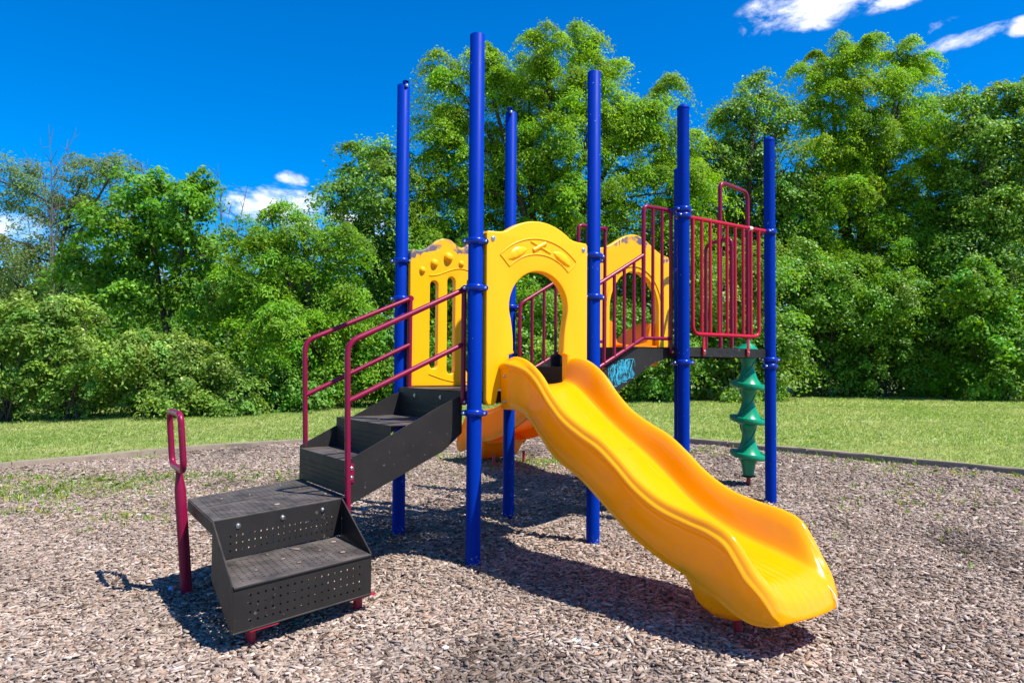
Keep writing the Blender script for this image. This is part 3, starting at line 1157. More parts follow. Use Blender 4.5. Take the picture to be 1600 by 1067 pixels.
def slide(xc, y_at, z_at, w_scale, label, foot_legs, leg_col, plastic, foot_plastic):
    ys = np.concatenate([np.linspace(-.066, -2.0, 80), np.linspace(-2.02, -2.385, 46)])
    zr, zf, zb = (smooth_interp(t, ys) for t in (RIM, FLR, BOT))
    vs, fs = [], []
    NF = 34
    ring = None
    for i, y in enumerate(ys):
        t = np.clip((-y - 1.7) / .6, 0, 1)
        W = (.352 + .010 * math.sin(min(1, -y / 2) * 3)) + .022 * t * t * (3 - 2 * t)
        e = np.clip((-y - 2.04) / .345, 0, 1)
        W *= 1 - .27 * (1 - math.sqrt(max(0, 1 - e ** 2.4)))
        R, F, B = zr[i], zf[i], zb[i]
        R = max(R, F + .004)
        H = R - F
        half = []
        XF = .60 - .10 * np.clip((-y - 1.2) / .8, 0, 1)
        rib = np.clip((-y - 1.9) / .3, 0, 1)
        for k in range(NF + 1):
            x = XF * k / NF
            z = F + .016 * (x / XF) ** 3 * min(1, H / .1)
            z += rib * .0013 * math.cos(2 * math.pi * x * W / .062)
            half.append((x * W, z))
        hs = min(1, H / .11)
        fl = np.clip((y + .36) / .22, 0, 1)
        fl = .058 * fl * fl * (3 - 2 * fl)                       # flange flaring out against the panel
        hs = min(1, H / .11)
        half += [(W * (XF + (.80 - XF) * q), F + .016 * min(1, H / .1) + (H - .03 * hs - .016 * min(1, H / .1)) * (q * q * (3 - 2 * q)) ** 1.15) for q in (.14, .28, .42, .55, .68, .8, .9)]
        half += [
                 (W * .812, R - .012 * hs), (W * .85, R - .0015), (W * .885, R - .002 * hs), (W * .918, R - .012 * hs), (W * .938, R - .028 * hs),
                 (W * .945 + fl, R - .040 * hs), (W * .957 + fl, R - .046 * hs), (W * .985 + fl, R - .050 * hs), (W * 1.002 + fl, R - .060 * hs), (W * 1.004 + fl, R - .074 * hs),
                 (W * .99 + fl, R - .086 * hs), (W * .968 + fl, R - .091 * hs)]
        lo = R - .095 * hs - .002
        B = min(B, lo - .012)
        G = lo - B
        half += [(W * .962 + fl, lo - .03 * min(1, G / .1)), (W * .955 + fl, lo - .05 * min(1, G / .1)), (W * .95 + fl, lo - .45 * G), (W * .945 + fl, lo - .8 * G),
                 (W * .935 + fl, B + .03 * min(1, G / .2)), (W * .945 + fl, B + .018 * min(1, G / .2)), (W * .948 + fl, B + .004), (W * .93 + fl, B), (W * .88 + fl, B),
                 (W * .86, B + .01)]
        under = max(B + .01, min(F - .03, B + .6 * G))
        half += [(W * .82, under), (W * .4, under), (0.0, under)]
        loop = half + [(-x, z) for x, z in half[-2:0:-1]]
        if ring is None:
            ring = len(loop)
        for (x, z) in loop:
            bow = np.clip((-y - 1.75) / .6, 0, 1) ** 2 * (.055 - .075 * min(1, abs(x) / .36) ** 2.6)
            vs.append((xc + x * w_scale, y_at(y - bow), z_at(z)))
    n = ring
    flip = y_at(-1) > y_at(0)
    for i in range(len(ys) - 1):
        for k in range(n):
            l = (k + 1) % n
            q = (i * n + k, (i + 1) * n + k, (i + 1) * n + l, i * n + l)
            fs.append(q[::-1] if flip else q)
    c0 = tuple(range(n))
    c1 = tuple((len(ys) - 1) * n + k for k in range(n - 1, -1, -1))
    fs += [c0[::-1], c1[::-1]] if flip else [c0, c1]
    me = bpy.data.meshes.new('slide')
    me.from_pydata(vs, [], fs)
    bm = bmesh.new()
    bm.from_mesh(me)
    bmesh.ops.recalc_face_normals(bm, faces=bm.faces)
    bm.to_mesh(me)
    bm.free()
    me.materials.append(plastic)
    me.polygons.foreach_set('use_smooth', [True] * len(me.polygons))
    me.set_sharp_from_angle(angle=math.radians(62))
    o = link('slide', me, PLAY, label)
    # moulded foot under the run-out
    mb = MB()
    st = [(-1.80, .355, .345), (-1.86, .26, .40), (-1.92, .17, .42), (-2.0, .135, .42), (-2.10, .135, .38), (-2.18, .165, .31), (-2.23, .205, .26)]
    fv, ff = [], []
    for (y, z0, z1) in st:
        w = (.33 - .09 * max(0, (-y - 1.95) / .28)) * w_scale
        for (x, z) in ((-w, z1 - .02), (-w, z0 + .05), (-w + .05, z0), (w - .05, z0), (w, z0 + .05), (w, z1 - .02)):
            fv.append((xc + x, y_at(y), z_at(z)))
    for i in range(len(st) - 1):
        for k in range(6):
            l = (k + 1) % 6
            q = (i * 6 + k, (i + 1) * 6 + k, (i + 1) * 6 + l, i * 6 + l)
            ff.append(q)
    ff += [tuple(range(6)), tuple((len(st) - 1) * 6 + k for k in range(5, -1, -1))]
    mb.add(fv, ff)
    ft = mb.build('slide_foot', foot_plastic, o, bevel=.018, seg=3, angle=60)
    bm = bmesh.new()
    bm.from_mesh(ft.data)
    bmesh.ops.recalc_face_normals(bm, faces=bm.faces)
    bm.to_mesh(ft.data)
    bm.free()
    for (x, y, zt) in foot_legs:
        mb = MB()
        mb.tube([(x, y, th(x, y) - .05), (x, y, zt)], .022, 14)
        mb.build('leg', leg_col, o)
    # bolts through the flange and the floor lip reaching the deck
    for sd in (-1, 1):
        for z in (1.245, 1.44):
            mb = MB()
            mb.bolt((xc + sd * (.397 * w_scale), y_at(-.12), z_at(z)), (sd, 0, 0), .011, 0)
            mb.build('bolt', STEEL, o)
    mb = MB()
    ya, yb = sorted((y_at(-.062), y_at(.02)))
    mb.box((xc - .26 * w_scale, ya, z_at(1.335)), (xc + .26 * w_scale, yb, z_at(1.368)))
    mb.build('entry_floor', plastic, o, bevel=.006)
    return o


near_slide = slide(.592, lambda y: y - .08 + .0 if False else y - .0, lambda z: z, 1.0, 'wavy yellow slide nearest the camera', [(.52, -2.0, .16), (.70, -2.0, .16)], REDSTEEL, SLIDE, SLIDE_FOOT)
far_slide = slide(2.955, lambda y: 1.212 - y * 1.44, lambda z: (z - .2) * 1.275 + .27, 1.06, 'yellow slide running away behind the decks, orange of its shade put in the colour',
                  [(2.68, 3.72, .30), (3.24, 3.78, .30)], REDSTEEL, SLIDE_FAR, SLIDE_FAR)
# a bit of white string stuck to the lip of the near slide
mb = MB()
mb.tube([(.80, -2.37, .335), (.802, -2.42, .285), (.798, -2.435, .24), (.806, -2.438, .19), (.80, -2.436, .15)], .0028, 6)
mb.tube([(.802, -2.42, .285), (.815, -2.431, .25), (.808, -2.436, .22)], .0022, 6)
st = mb.build('string', WHITE, None)
tag(st, 'scrap of white string hanging from the lip of the near slide', 'string')

# ------------------------------------------------------------------ spiral climber with its hand loops
cx, cy = 4.292, .735
gz = th(cx, cy)
mb = MB()
prof = [(.062, .245), (.068, .30), (.082, .38), (.105, .435), (.14, .455)]
discs = [.49, .903, 1.308, 1.712]
for i, z in enumerate(discs):
    prof += [(.192, z - .036), (.205, z - .028), (.212, z - .010), (.212, z + .012), (.207, z + .026), (.198, z + .030), (.186, z + .026), (.176, z + .014), (.15, z + .018)]
    if i < 3:
        g = discs[i + 1] - z
        prof += [(.128, z + .045), (.102, z + .095), (.082, z + .16), (.072, z + .22), (.073, z + .265), (.082, z + .31), (.102, z + .35), (.14, z + g - .038)]
    else:
        prof += [(.115, z + .03), (.08, z + .06), (.055, z + .085)]
mb.lathe(prof, 48, Matrix.Translation((cx, cy, 0)))
for k_, v_ in enumerate(mb.v):                                   # the flanges wind slightly: each turn tilts
    rr_ = math.hypot(v_[0] - cx, v_[1] - cy)
    a_ = math.atan2(v_[1] - cy, v_[0] - cx)
    mb.v[k_] = (v_[0], v_[1], v_[2] + .028 * max(0, (rr_ - .08) / .13) * math.sin(a_ - .4))
for z in discs[:3]:
    for ph in (0, math.pi):
        pts = []
        for k in range(15):
            t = k / 14
            zz = z + .02 + t * .33
            rr = float(np.interp(zz - z, [.018, .045, .095, .16, .22, .265, .31, .36], [.15, .128, .102, .082, .072, .073, .082, .102])) + .002
            a = ph + t * 3.4 + 2.4
            pts.append((cx + rr * math.cos(a), cy + rr * math.sin(a), zz))
        mb.tube(pts, .009, 6)
climber = mb.build('spiral_climber', GREEN, PLAY, angle=35, label='green plastic spiral climbing pole')
mb = MB()
mb.tube([(cx, cy, gz - .05), (cx, cy, .26)], .024, 14)
mb.build('pole_foot', REDSTEEL, climber)
mb = MB()
mb.lathe([(.075, .232), (.08, .238), (.078, .248), (.05, .25)], 20, Matrix.Translation((cx, cy, 0)))
mb.build('base_collar', DARKSLOT, climber)
mb = MB()
mb.lathe([(.035, 1.78), (.034, 1.825), (.028, 1.835)], 16, Matrix.Translation((cx, cy, 0)))
mb.build('pole_cap', GREEN, climber)
mb = MB()
mb.tube(fillet([(cx, cy, 1.80), (cx, cy, 3.60), (3.69, .655, 3.62), (3.69, .655, 1.70)], .10, 8), .0235, 16)
mb.build('hand_loop', MAROON, PLAY, label='tall maroon hoop from the high deck to the top of the spiral climber')
mb = MB()
mb.tube(fillet([(3.69, .86, 1.70), (3.69, .86, 2.93), (3.69, .50, 2.965), (3.69, .50, 1.70)], .09, 8), .0205, 16)
mb.build('hand_loop', MAROON, PLAY, label='lower maroon hoop on the edge of the high deck')

# looped grab post beside the landing
mb = MB()
b = Vector((-1.905, .478, -.05))
t = Vector((-1.972, .492, .83))
pts = [b + (t - b) * k for k in (0, .2, .5, .84, .885, .93, .97, 1.0)]
mb.tube(pts, [.036, .036, .036, .0355, .031, .024, .021, .021], 18)
d = Vector((.015, 1, 0)).normalized()
lean = Vector((-.07, .015, 1)).normalized()
c0 = t + Vector((0, .03, 0))
w, h = .205, .365
loop = fillet([c0 - d * w, c0 + d * w, c0 + d * w + lean * h, c0 - d * w + lean * h], .075, 7, closed=True)
mb.tube(loop, .0205, 14, closed=True)
gl = mb.build('grab_loop', MAROON, PLAY, label='maroon post with a closed hand loop beside the landing')


# ------------------------------------------------------------------ ground
def build_ground():
    # lawn: one sheet to the horizon, finer near the playground
    def axis():
        a = list(np.linspace(-14, 40, 109))
        return np.array([-600, -300, -150, -80, -50, -35, -25, -19] + a + [46, 55, 70, 100, 160, 300, 600])
    X, Y = np.meshgrid(axis(), axis())
    Z = terrain(X, Y) - .012
    deep = in_poly(X.ravel(), Y.ravel(), EDGE).reshape(X.shape)
    Z = Z - .16 * np.clip((edge_dist(X.ravel(), Y.ravel(), EDGE).reshape(X.shape) - .55) / .6, 0, 1) * deep
    n = X.shape[0]
    V = np.stack([X.ravel(), Y.ravel(), Z.ravel()], 1)
    i, j = np.meshgrid(np.arange(n - 1), np.arange(n - 1))
    k = (j * n + i).ravel()
    Fc = np.stack([k, k + 1, k + n + 1, k + n], 1)
    m, nt, b = new_mat('lawn_grass_ground')
    L = nt.links
    tc = nd(nt, 'ShaderNodeTexCoord')
    n1 = nd(nt, 'ShaderNodeTexNoise', i_Scale=.55, i_Detail=8.0, i_Roughness=.7)
    n2 = nd(nt, 'ShaderNodeTexNoise', i_Scale=38.0, i_Detail=4.0, i_Roughness=.7)
    for q in (n1, n2):
        L.new(tc.outputs['Object'], q.inputs['Vector'])
    r = nd(nt, 'ShaderNodeValToRGB')
    e = r.color_ramp.elements
    e[0].position, e[0].color = .35, (.215, .285, .075, 1)
    e[1].position, e[1].color = .68, (.35, .36, .14, 1)
    L.new(n1.outputs[0], r.inputs[0])
    mx = nd(nt, 'ShaderNodeMix', data_type='RGBA', blend_type='OVERLAY', i_0=.3)
    L.new(r.outputs[0], mx.inputs[6])
    L.new(n2.outputs[0], mx.inputs[7])
    L.new(mx.outputs[2], b.inputs['Base Color'])
    b.inputs['Roughness'].default_value = .95
    bp = nd(nt, 'ShaderNodeBump', i_Strength=.6, i_Distance=.03)
    L.new(n2.outputs[0], bp.inputs['Height'])
    L.new(bp.outputs[0], b.inputs['Normal'])
    me = np_mesh('lawn', V, Fc.ravel(), np.full(len(Fc), 4), m, smooth=True)
    tag(link('lawn', me), kind='structure')


# outline of the wood-chip bed (timber edging runs along the far part of it)
EDGE = [(-9.5, 3.0), (-5.2, 6.9), (-2.98, 7.93), (-2.42, 8.19), (-1.4, 8.40), (.02, 8.34), (1.43, 7.97), (3.3, 7.2), (5.2, 5.9), (6.3, 4.7), (6.73, 3.57), (6.97, 2.18), (7.08, 1.2), (7.26, .17),
        (7.46, -.96), (7.5, -3.2), (6.2, -6.2), (3.0, -8.6), (-2, -9.8), (-7, -9.0), (-10.2, -5.5), (-11, -1)]


def in_poly(px, py, poly):
    ins = np.zeros(px.shape, bool)
    n = len(poly)
    for i in range(n):
        x0, y0 = poly[i]
        x1, y1 = poly[(i + 1) % n]
        c = ((y0 > py) != (y1 > py)) & (px < (x1 - x0) * (py - y0) / ((y1 - y0) + 1e-12) + x0)
        ins ^= c
    return ins


def edge_dist(px, py, poly):
    d = np.full(px.shape, 1e9)
    n = len(poly)
    for i in range(n):
        a = np.array(poly[i])
        b = np.array(poly[(i + 1) % n])
        ab = b - a
        t = np.clip(((px - a[0]) * ab[0] + (py - a[1]) * ab[1]) / (ab @ ab), 0, 1)
        d = np.minimum(d, np.hypot(px - a[0] - t * ab[0], py - a[1] - t * ab[1]))
    return d


def lumps(x, y):
    return 1.6 * (.012 * np.sin(2.1 * x + .7 * y + 1) + .010 * np.sin(-1.3 * x + 2.7 * y) + .008 * np.sin(4.3 * x + 3.1 * y + 2) + .005 * np.sin(7.7 * x - 6.1 * y)) - .07 * np.exp(-((x - .6) ** 2 + (y + 2.75) ** 2) / .16) - .05 * np.exp(-((x + 1.35) ** 2 + (y + 1.05) ** 2) / .12) + .03 * np.exp(-((x - .6) ** 2 + (y + 3.5) ** 2) / .12)


def build_bed():
    bm = bmesh.new()
    vs = [bm.verts.new((x, y, 0)) for x, y in EDGE]
    bm.faces.new(vs)
    bmesh.ops.triangulate(bm, faces=bm.faces)
    bmesh.ops.subdivide_edges(bm, edges=bm.edges, cuts=7, use_grid_fill=True)
    bmesh.ops.triangulate(bm, faces=bm.faces)
    for _ in range(2):
        bmesh.ops.subdivide_edges(bm, edges=[e for e in bm.edges if e.calc_length() > .35], cuts=1)
        bmesh.ops.triangulate(bm, faces=bm.faces)
    for v in bm.verts:
        v.co.z = th(v.co.x, v.co.y) + .004 + float(lumps(v.co.x, v.co.y)) * .5
    bmesh.ops.recalc_face_normals(bm, faces=bm.faces)
    me = bpy.data.meshes.new('mulch_bed')
    bm.to_mesh(me)
    bm.free()
    if me.polygons[0].normal.z < 0:
        me.flip_normals()
    m, nt, b = new_mat('wood_chip_ground')
    L = nt.links
    tc = nd(nt, 'ShaderNodeTexCoord')
    nz = nd(nt, 'ShaderNodeTexNoise', i_Scale=6.0, i_Detail=3.0)
    L.new(tc.outputs['Object'], nz.inputs['Vector'])
    mp = nd(nt, 'ShaderNodeMix', data_type='RGBA', blend_type='LINEAR_LIGHT', i_0=.06)
    L.new(tc.outputs['Object'], mp.inputs[6])
    L.new(nz.outputs['Color'], mp.inputs[7])
    vo = nd(nt, 'ShaderNodeTexVoronoi', i_Scale=34.0, i_Randomness=1.0)
    mpp = nd(nt, 'ShaderNodeMapping')
    mpp.inputs['Scale'].default_value = (1.0, 1.7, 1.0)
    mpp.inputs['Rotation'].default_value = (0, 0, .6)
    L.new(mp.outputs[2], mpp.inputs[0])
    L.new(mpp.outputs[0], vo.inputs['Vector'])
    sp = nd(nt, 'ShaderNodeSeparateColor')
    L.new(vo.outputs['Color'], sp.inputs[0])
    r = nd(nt, 'ShaderNodeValToRGB')
    e = r.color_ramp.elements
    e[0].position, e[0].color = .0, (.04, .028, .021, 1)
    e[1].position, e[1].color = 1.0, (.36, .30, .25, 1)
    q = e.new(.55)
    q.color = (.21, .165, .135, 1)
    L.new(sp.outputs[0], r.inputs[0])
    L.new(r.outputs[0], b.inputs['Base Color'])
    b.inputs['Roughness'].default_value = .9
    bp = nd(nt, 'ShaderNodeBump', i_Strength=.9, i_Distance=.02)
    L.new(sp.outputs[1], bp.inputs['Height'])
    L.new(bp.outputs[0], b.inputs['Normal'])
    me.materials.append(m)
    me.polygons.foreach_set('use_smooth', [True] * len(me.polygons))
    tag(link('mulch_bed', me), kind='structure')


build_ground()
build_bed()

CAM2 = np.array([-2.95, -4.66])
F2, R2 = np.array([.5775, .8164]), np.array([.8164, -.5775])


def scatter(rng, d0, d1, dens, half=.82, pad=.9):
    """random ground points between two distances from the visitor's standpoint"""
    area_box = (d1 - d0) * 2 * (half * d1 + pad)
    n = int(area_box * dens)
    d = rng.uniform(d0, d1, n)
    s = rng.uniform(-(half * d1 + pad), half * d1 + pad, n)
    k = np.abs(s) < half * d + pad
    d, s = d[k], s[k]
    P = CAM2 + d[:, None] * F2 + s[:, None] * R2
    return P[:, 0], P[:, 1], d


def build_chips():
    rng = np.random.default_rng(11)
    xs, ys, sc = [], [], []
    for d0, d1, dens, size in ((1.2, 3.2, 900, 1.0), (3.2, 5.2, 4300, 1.0), (5.2, 7.0, 3200, 1.05), (7.0, 9.5, 1700, 1.2), (9.5, 13.5, 950, 1.4)):
        x, y, d = scatter(rng, d0, d1, dens)
        k = in_poly(x, y, EDGE)
        xs.append(x[k])
        ys.append(y[k])
        sc.append(np.full(k.sum(), size))
    x, y, size = np.concatenate(xs), np.concatenate(ys), np.concatenate(sc)
    # a few chips kicked up onto the landing and the bottom step
    up = np.array([(-1.62, .28, .603), (-1.3, .42, .603), (-1.12, .62, .603), (-1.75, .05, .603), (-1.5, .55, .603), (-1.05, .3, .603), (-1.2, .83, .603), (-1.45, .1, .603), (-1.7, .5, .603),
                   (-1.55, -.35, .365), (-1.3, -.28, .365), (-1.75, -.5, .365), (-1.2, -.4, .365), (-1.6, -.2, .365), (-1.42, -.16, .365), (-1.15, -.12, .365), (-1.5, -.48, .365), (-1.28, -.1, .365),
                   (-.8, .7, .845), (-.72, .4, .845), (-.5, .6, 1.085), (-.42, .9, 1.085)])
    x, y, size = np.concatenate([x, up[:, 0]]), np.concatenate([y, up[:, 1]]), np.concatenate([size, np.full(len(up), .75)])
    n = len(x)
    ln = np.clip(rng.lognormal(math.log(.031), .45, n), .012, .09) * size
    wd = np.clip(ln * rng.uniform(.22, .52, n), .007, .026 * size)
    tk = rng.uniform(.003, .008, n)
    yaw = rng.uniform(0, 2 * np.pi, n)
    pit = rng.normal(0, .15, n)
    rol = rng.normal(0, .2, n)
    z = terrain(x, y) + lumps(x, y) * .5 + .006 + np.abs(rng.normal(0, .008, n))
    z[-len(up):] = up[:, 2] + .004
    pit[-len(up):] *= .2
    rol[-len(up):] *= .2
    cyw, syw, cp, sp_, cr, sr = np.cos(yaw), np.sin(yaw), np.cos(pit), np.sin(pit), np.cos(rol), np.sin(rol)
    ax = np.stack([cyw * cp, syw * cp, sp_], 1)
    lat0 = np.stack([-syw, cyw, np.zeros(n)], 1)
    nr0 = np.cross(ax, lat0)
    lat = lat0 * cr[:, None] + nr0 * sr[:, None]
    nr = nr0 * cr[:, None] - lat0 * sr[:, None]
    c = np.stack([x, y, z], 1)
    V = np.zeros((n, 8, 3), np.float32)
    skew = rng.uniform(-.35, .35, (n, 2))
    tip = rng.uniform(.35, 1.0, (n, 2))
    q = 0
    for top in (0, 1):
        for (a, b) in ((-1, -1), (1, -1), (1, 1), (-1, 1)):
            e = 0 if a < 0 else 1
            la = a * .5 + skew[:, e] * b * .25
            wb = b * .5 * tip[:, e]
            V[:, q] = c + ax * (ln * la)[:, None] + lat * (wd * wb)[:, None] + nr * (tk * (.5 if top else -.5))[:, None]
            q += 1
    base = (np.arange(n) * 8)[:, None]
    faces = np.concatenate([base + np.array(f) for f in ((4, 5, 6, 7), (0, 1, 5, 4), (1, 2, 6, 5), (2, 3, 7, 6), (3, 0, 4, 7))], 1).reshape(-1)
    pal = np.array([(.12, .088, .068), (.175, .138, .112), (.225, .186, .156), (.265, .222, .19), (.30, .26, .23), (.225, .155, .112), (.065, .046, .036), (.235, .20, .18), (.40, .365, .33)])
    pr = np.array([.11, .18, .23, .19, .10, .07, .05, .06, .01])
    ci = rng.choice(len(pal), n, p=pr)
    col = pal[ci] * rng.uniform(.7, 1.26, (n, 1)) * np.array([1.40, 1.31, 1.24])
    # damp dark patches and bleached patches
    pt = np.sin(1.9 * x + 1.1) * np.sin(2.3 * y + .4) + .6 * np.sin(4.1 * x + 2.7 * y)
    col *= (1 + .10 * np.clip(pt, -1, 1))[:, None]
    wet = np.sin(1.37 * x + 2.2 + np.sin(2.1 * y)) + np.sin(1.83 * y - 1.1 + np.sin(1.6 * x + 1)) + .5 * np.sin(5.3 * x - 4.1 * y) + rng.normal(0, .3, n)
    col *= (1 - .42 * np.clip((wet - 1.35) / .5, 0, 1))[:, None]
    tint = np.repeat(col, 5, axis=0)
    m = tint_mat('wood_chip', .88, .25)
    me = np_mesh('wood_chips', V.reshape(-1, 3), faces, np.full(n * 5, 4), m, tint)
    tag(link('wood_chips', me), 'loose grey brown wood chips covering the play area', 'wood chips', kind='stuff')


build_chips()


def blades(name, x, y, z, hgt, wid, tints, mat, label, cat, per=3, spread=.02, lean=.45, seed=1):
    rng = np.random.default_rng(seed)
    n = len(x) * per
    X = np.repeat(x, per) + rng.normal(0, spread, n)
    Y = np.repeat(y, per) + rng.normal(0, spread, n)
    Z = np.repeat(z, per)
    H = np.repeat(hgt, per) * rng.uniform(.55, 1.25, n)
    Wd = np.repeat(wid, per) * rng.uniform(.7, 1.3, n)
    a = rng.uniform(0, 2 * np.pi, n)
    b = rng.uniform(0, 2 * np.pi, n)
    ln = np.abs(rng.normal(0, lean, n))
    c = np.stack([X, Y, Z - .005], 1)
    side = np.stack([np.cos(a), np.sin(a), np.zeros(n)], 1) * (Wd / 2)[:, None]
    out = np.stack([np.cos(b), np.sin(b), np.zeros(n)], 1)
    mid = c + out * (H * ln * .3)[:, None] + np.array([0, 0, 1]) * (H * .6)[:, None]
    tip = c + out * (H * ln)[:, None] + np.array([0, 0, 1]) * (H * (1 - .25 * np.minimum(ln, 1.5)))[:, None]
    V = np.stack([c - side, c + side, mid + side * .7, tip, mid - side * .7], 1).reshape(-1, 3)
    base = np.arange(n) * 5
    faces = (base[:, None] + np.arange(5)).reshape(-1)
    col = np.repeat(tints, per, axis=0) * rng.uniform(.92, 1.08, (n, 1))
    me = np_mesh(name, V, faces, np.full(n, 5), mat, col)
    tag(link(name, me), label, cat, kind='stuff')


def build_grass():
    rng = np.random.default_rng(21)
    xs, ys, hs, ws = [], [], [], []
    for d0, d1, dens, hh, ww in ((8.0, 12.0, 560, .040, .008), (12.0, 16.0, 330, .042, .011), (16.0, 22.0, 190, .046, .016), (22.0, 32.0, 90, .05, .024)):
        x, y, d = scatter(rng, d0, d1, dens, .78, .6)
        k = ~in_poly(x, y, EDGE)
        k[k] &= edge_dist(x[k], y[k], EDGE) > .05
        xs.append(x[k]); ys.append(y[k])
        hs.append(np.full(k.sum(), hh)); ws.append(np.full(k.sum(), ww))
    x, y = np.concatenate(xs), np.concatenate(ys)
    h, w = np.concatenate(hs), np.concatenate(ws)
    pt = .5 + .5 * np.sin(.9 * x + .5 * np.sin(1.3 * y)) * np.sin(1.1 * y + .8) * .8 + rng.normal(0, .18, len(x)) + .16 * np.sin(3.7 * x + 2.2 * y) * np.sin(2.9 * y - 1.7 * x)
    pt = pt + .13 * np.sin((-.5 * x + .86 * y) * 3.4 + .6 * np.sin(.8 * x))
    pt = np.clip(pt, 0, 1)[:, None]
    col = np.array([.215, .325, .07]) * (1 - pt) + np.array([.35, .40, .14]) * pt
    h = h * rng.uniform(.8, 1.2, len(x)) * (1 + 1.0 * (edge_dist(x, y, EDGE) < .16))
    blades('lawn_grass', x, y, terrain(x, y), h, w, col, leaf_mat('grass_blade', (1, 1, 1), .48, .7, .15), 'mown sunlit grass of the lawn beyond the timber edging', 'grass', 3, .03, .85, 4)
    # weeds and thin grass in the chips
    rng = np.random.default_rng(33)
    P = []
    for (s, d, rs, rd, n) in WEEDS:
        n = int(n * (1.4 if s < 2 else .75))
        a = rng.normal(0, 1, (n, 2))
        P.append(CAM2 + (d + a[:, 0] * rd)[:, None] * F2 + (s + a[:, 1] * rs)[:, None] * R2)
    for i in range(9, 14):                                        # tufts leaning over the timber edging
        a, b = np.array(EDGE[i]), np.array(EDGE[i + 1])
        nrm_ = np.array([-(b - a)[1], (b - a)[0]]) / np.linalg.norm(b - a)
        for q in range(9):
            c = a + (b - a) * rng.uniform(0, 1) + nrm_ * rng.uniform(.02, .14)
            P.append(c + rng.normal(0, .05, (rng.integers(4, 16), 2)))
    P = np.concatenate(P)
    k = in_poly(P[:, 0], P[:, 1], EDGE)
    P = P[k]
    n = len(P)
    col = np.where(rng.random((n, 1)) < .35, np.array([[.34, .36, .08]]), np.array([[.17, .31, .04]])) * rng.uniform(.8, 1.2, (n, 1))
    blades('weed_grass', P[:, 0], P[:, 1], terrain(P[:, 0], P[:, 1]), rng.uniform(.03, .085, n), np.full(n, .012), col, leaf_mat('weed_blade', (1, 1, 1), .3, .6, .25),
           'thin green weeds coming up through the wood chips', 'weeds', 4, .022, .8, 9)


WEEDS = [(-6.0, 9.0, .9, .5, 420), (-4.9, 9.3, .9, .4, 380), (-5.6, 8.4, .7, .25, 160), (-4.2, 8.3, .5, .3, 90), (-4.9, 7.4, .35, .15, 40), (-3.7, 7.2, .4, .3, 40), (-3.2, 9.6, .7, .4, 90),
         (-1.6, 10.9, .8, .3, 130), (-.2, 10.2, .6, .4, 110), (.6, 10.4, .5, .3, 90), (-1.2, 9.4, .5, .3, 40),
         (3.9, 10.9, .8, .25, 150), (4.6, 9.8, .7, .3, 90), (5.4, 9.2, .6, .3, 90), (6.2, 8.9, .5, .25, 130), (4.6, 8.2, .8, .4, 45), (5.2, 7.4, .6, .3, 45), (3.9, 7.6, .5, .3, 30),
         (3.2, 6.3, .6, .3, 18), (2.6, 5.6, .4, .2, 10), (4.2, 6.4, .4, .3, 16), (5.2, 10.2, .9, .2, 120), (3.0, 11.3, .8, .3, 150)]
build_grass()


# timber edging: each beam a thing ------------------------------------------
def timber(a, b, label, cracked=False):
    a, b = Vector((*a, 0)), Vector((*b, 0))
    d = (b - a)
    ln = d.length
    d.normalize()
    s = Vector((-d.y, d.x, 0))
    rng = random.Random(int(a.x * 100))
    m = 12
    vs, fs = [], []
    w, h = .055, .088
    mid = (a + b) / 2
    for i in range(m + 1):
        p = a + d * (ln * i / m)
        z0 = th(p.x, p.y)
        j = lambda k=.004: rng.uniform(-k, k)
        dz = -.02 if cracked and i in (5, 6) else 0
        for (o, zz) in ((-w, -.05), (w, -.05), (w, h * .82), (w * .86, h), (-w * .86, h), (-w, h * .82)):
            q = p + s * (o + j())
            vs.append((q.x, q.y, z0 + zz + j() + (dz if zz > 0 else 0)))
    for i in range(m):
        for k in range(6):
            l = (k + 1) % 6
            fs.append((i * 6 + k, (i + 1) * 6 + k, (i + 1) * 6 + l, i * 6 + l))
    fs += [tuple(range(5, -1, -1)), tuple(m * 6 + k for k in range(6))]
    mb = MB()
    mb.add(vs, fs)
    o = mb.build('edging_timber', TIMBER, None, angle=30)
    bm = bmesh.new()
    bm.from_mesh(o.data)
    bmesh.ops.recalc_face_normals(bm, faces=bm.faces)
    bm.to_mesh(o.data)
    bm.free()
    tag(o, label, 'edging timber', 'timbers edging the wood chip bed')


def along(poly, gap=.012):
    return [(Vector(p), Vector(q)) for p, q in zip(poly[:-1], poly[1:])]


TB = [((-5.1, 6.95), (-2.79, 8.05), 'grey edging timber at the far left, cut off by the left edge of the photo'),
      ((-2.77, 8.06), (-1.05, 8.47), 'pale grey edging timber behind the looped maroon handle'),
      ((-1.03, 8.475), (.24, 8.36), 'grey edging timber between the looped handle and the handrails'),
      ((.26, 8.355), (1.62, 7.93), 'grey edging timber seen behind the lower ends of the handrails'),
      ((1.64, 7.92), (3.5, 7.1), 'grey edging timber in the background behind the blue posts of the low deck'),
      ((3.52, 7.09), (5.25, 5.87), 'grey edging timber in the background behind the far slide'),
      ((5.27, 5.85), (6.55, 4.25), 'grey edging timber behind the keyhole panel and near slide'),
      ((6.56, 4.23), (6.82, 3.0), 'brown weathered edging timber behind the green spiral climber'),
      ((6.825, 2.98), (7.04, 1.72), 'split weathered edging timber just right of the rightmost blue post'),
      ((7.045, 1.70), (7.25, .24), 'weathered edging timber with a tuft of grass at its end, right of the rightmost post'),
      ((7.255, .22), (7.6, -2.2), 'weathered edging timber cut off by the right edge of the photo')]
for a, b_, lab in TB:
    timber(a, b_, lab, 'split' in lab)


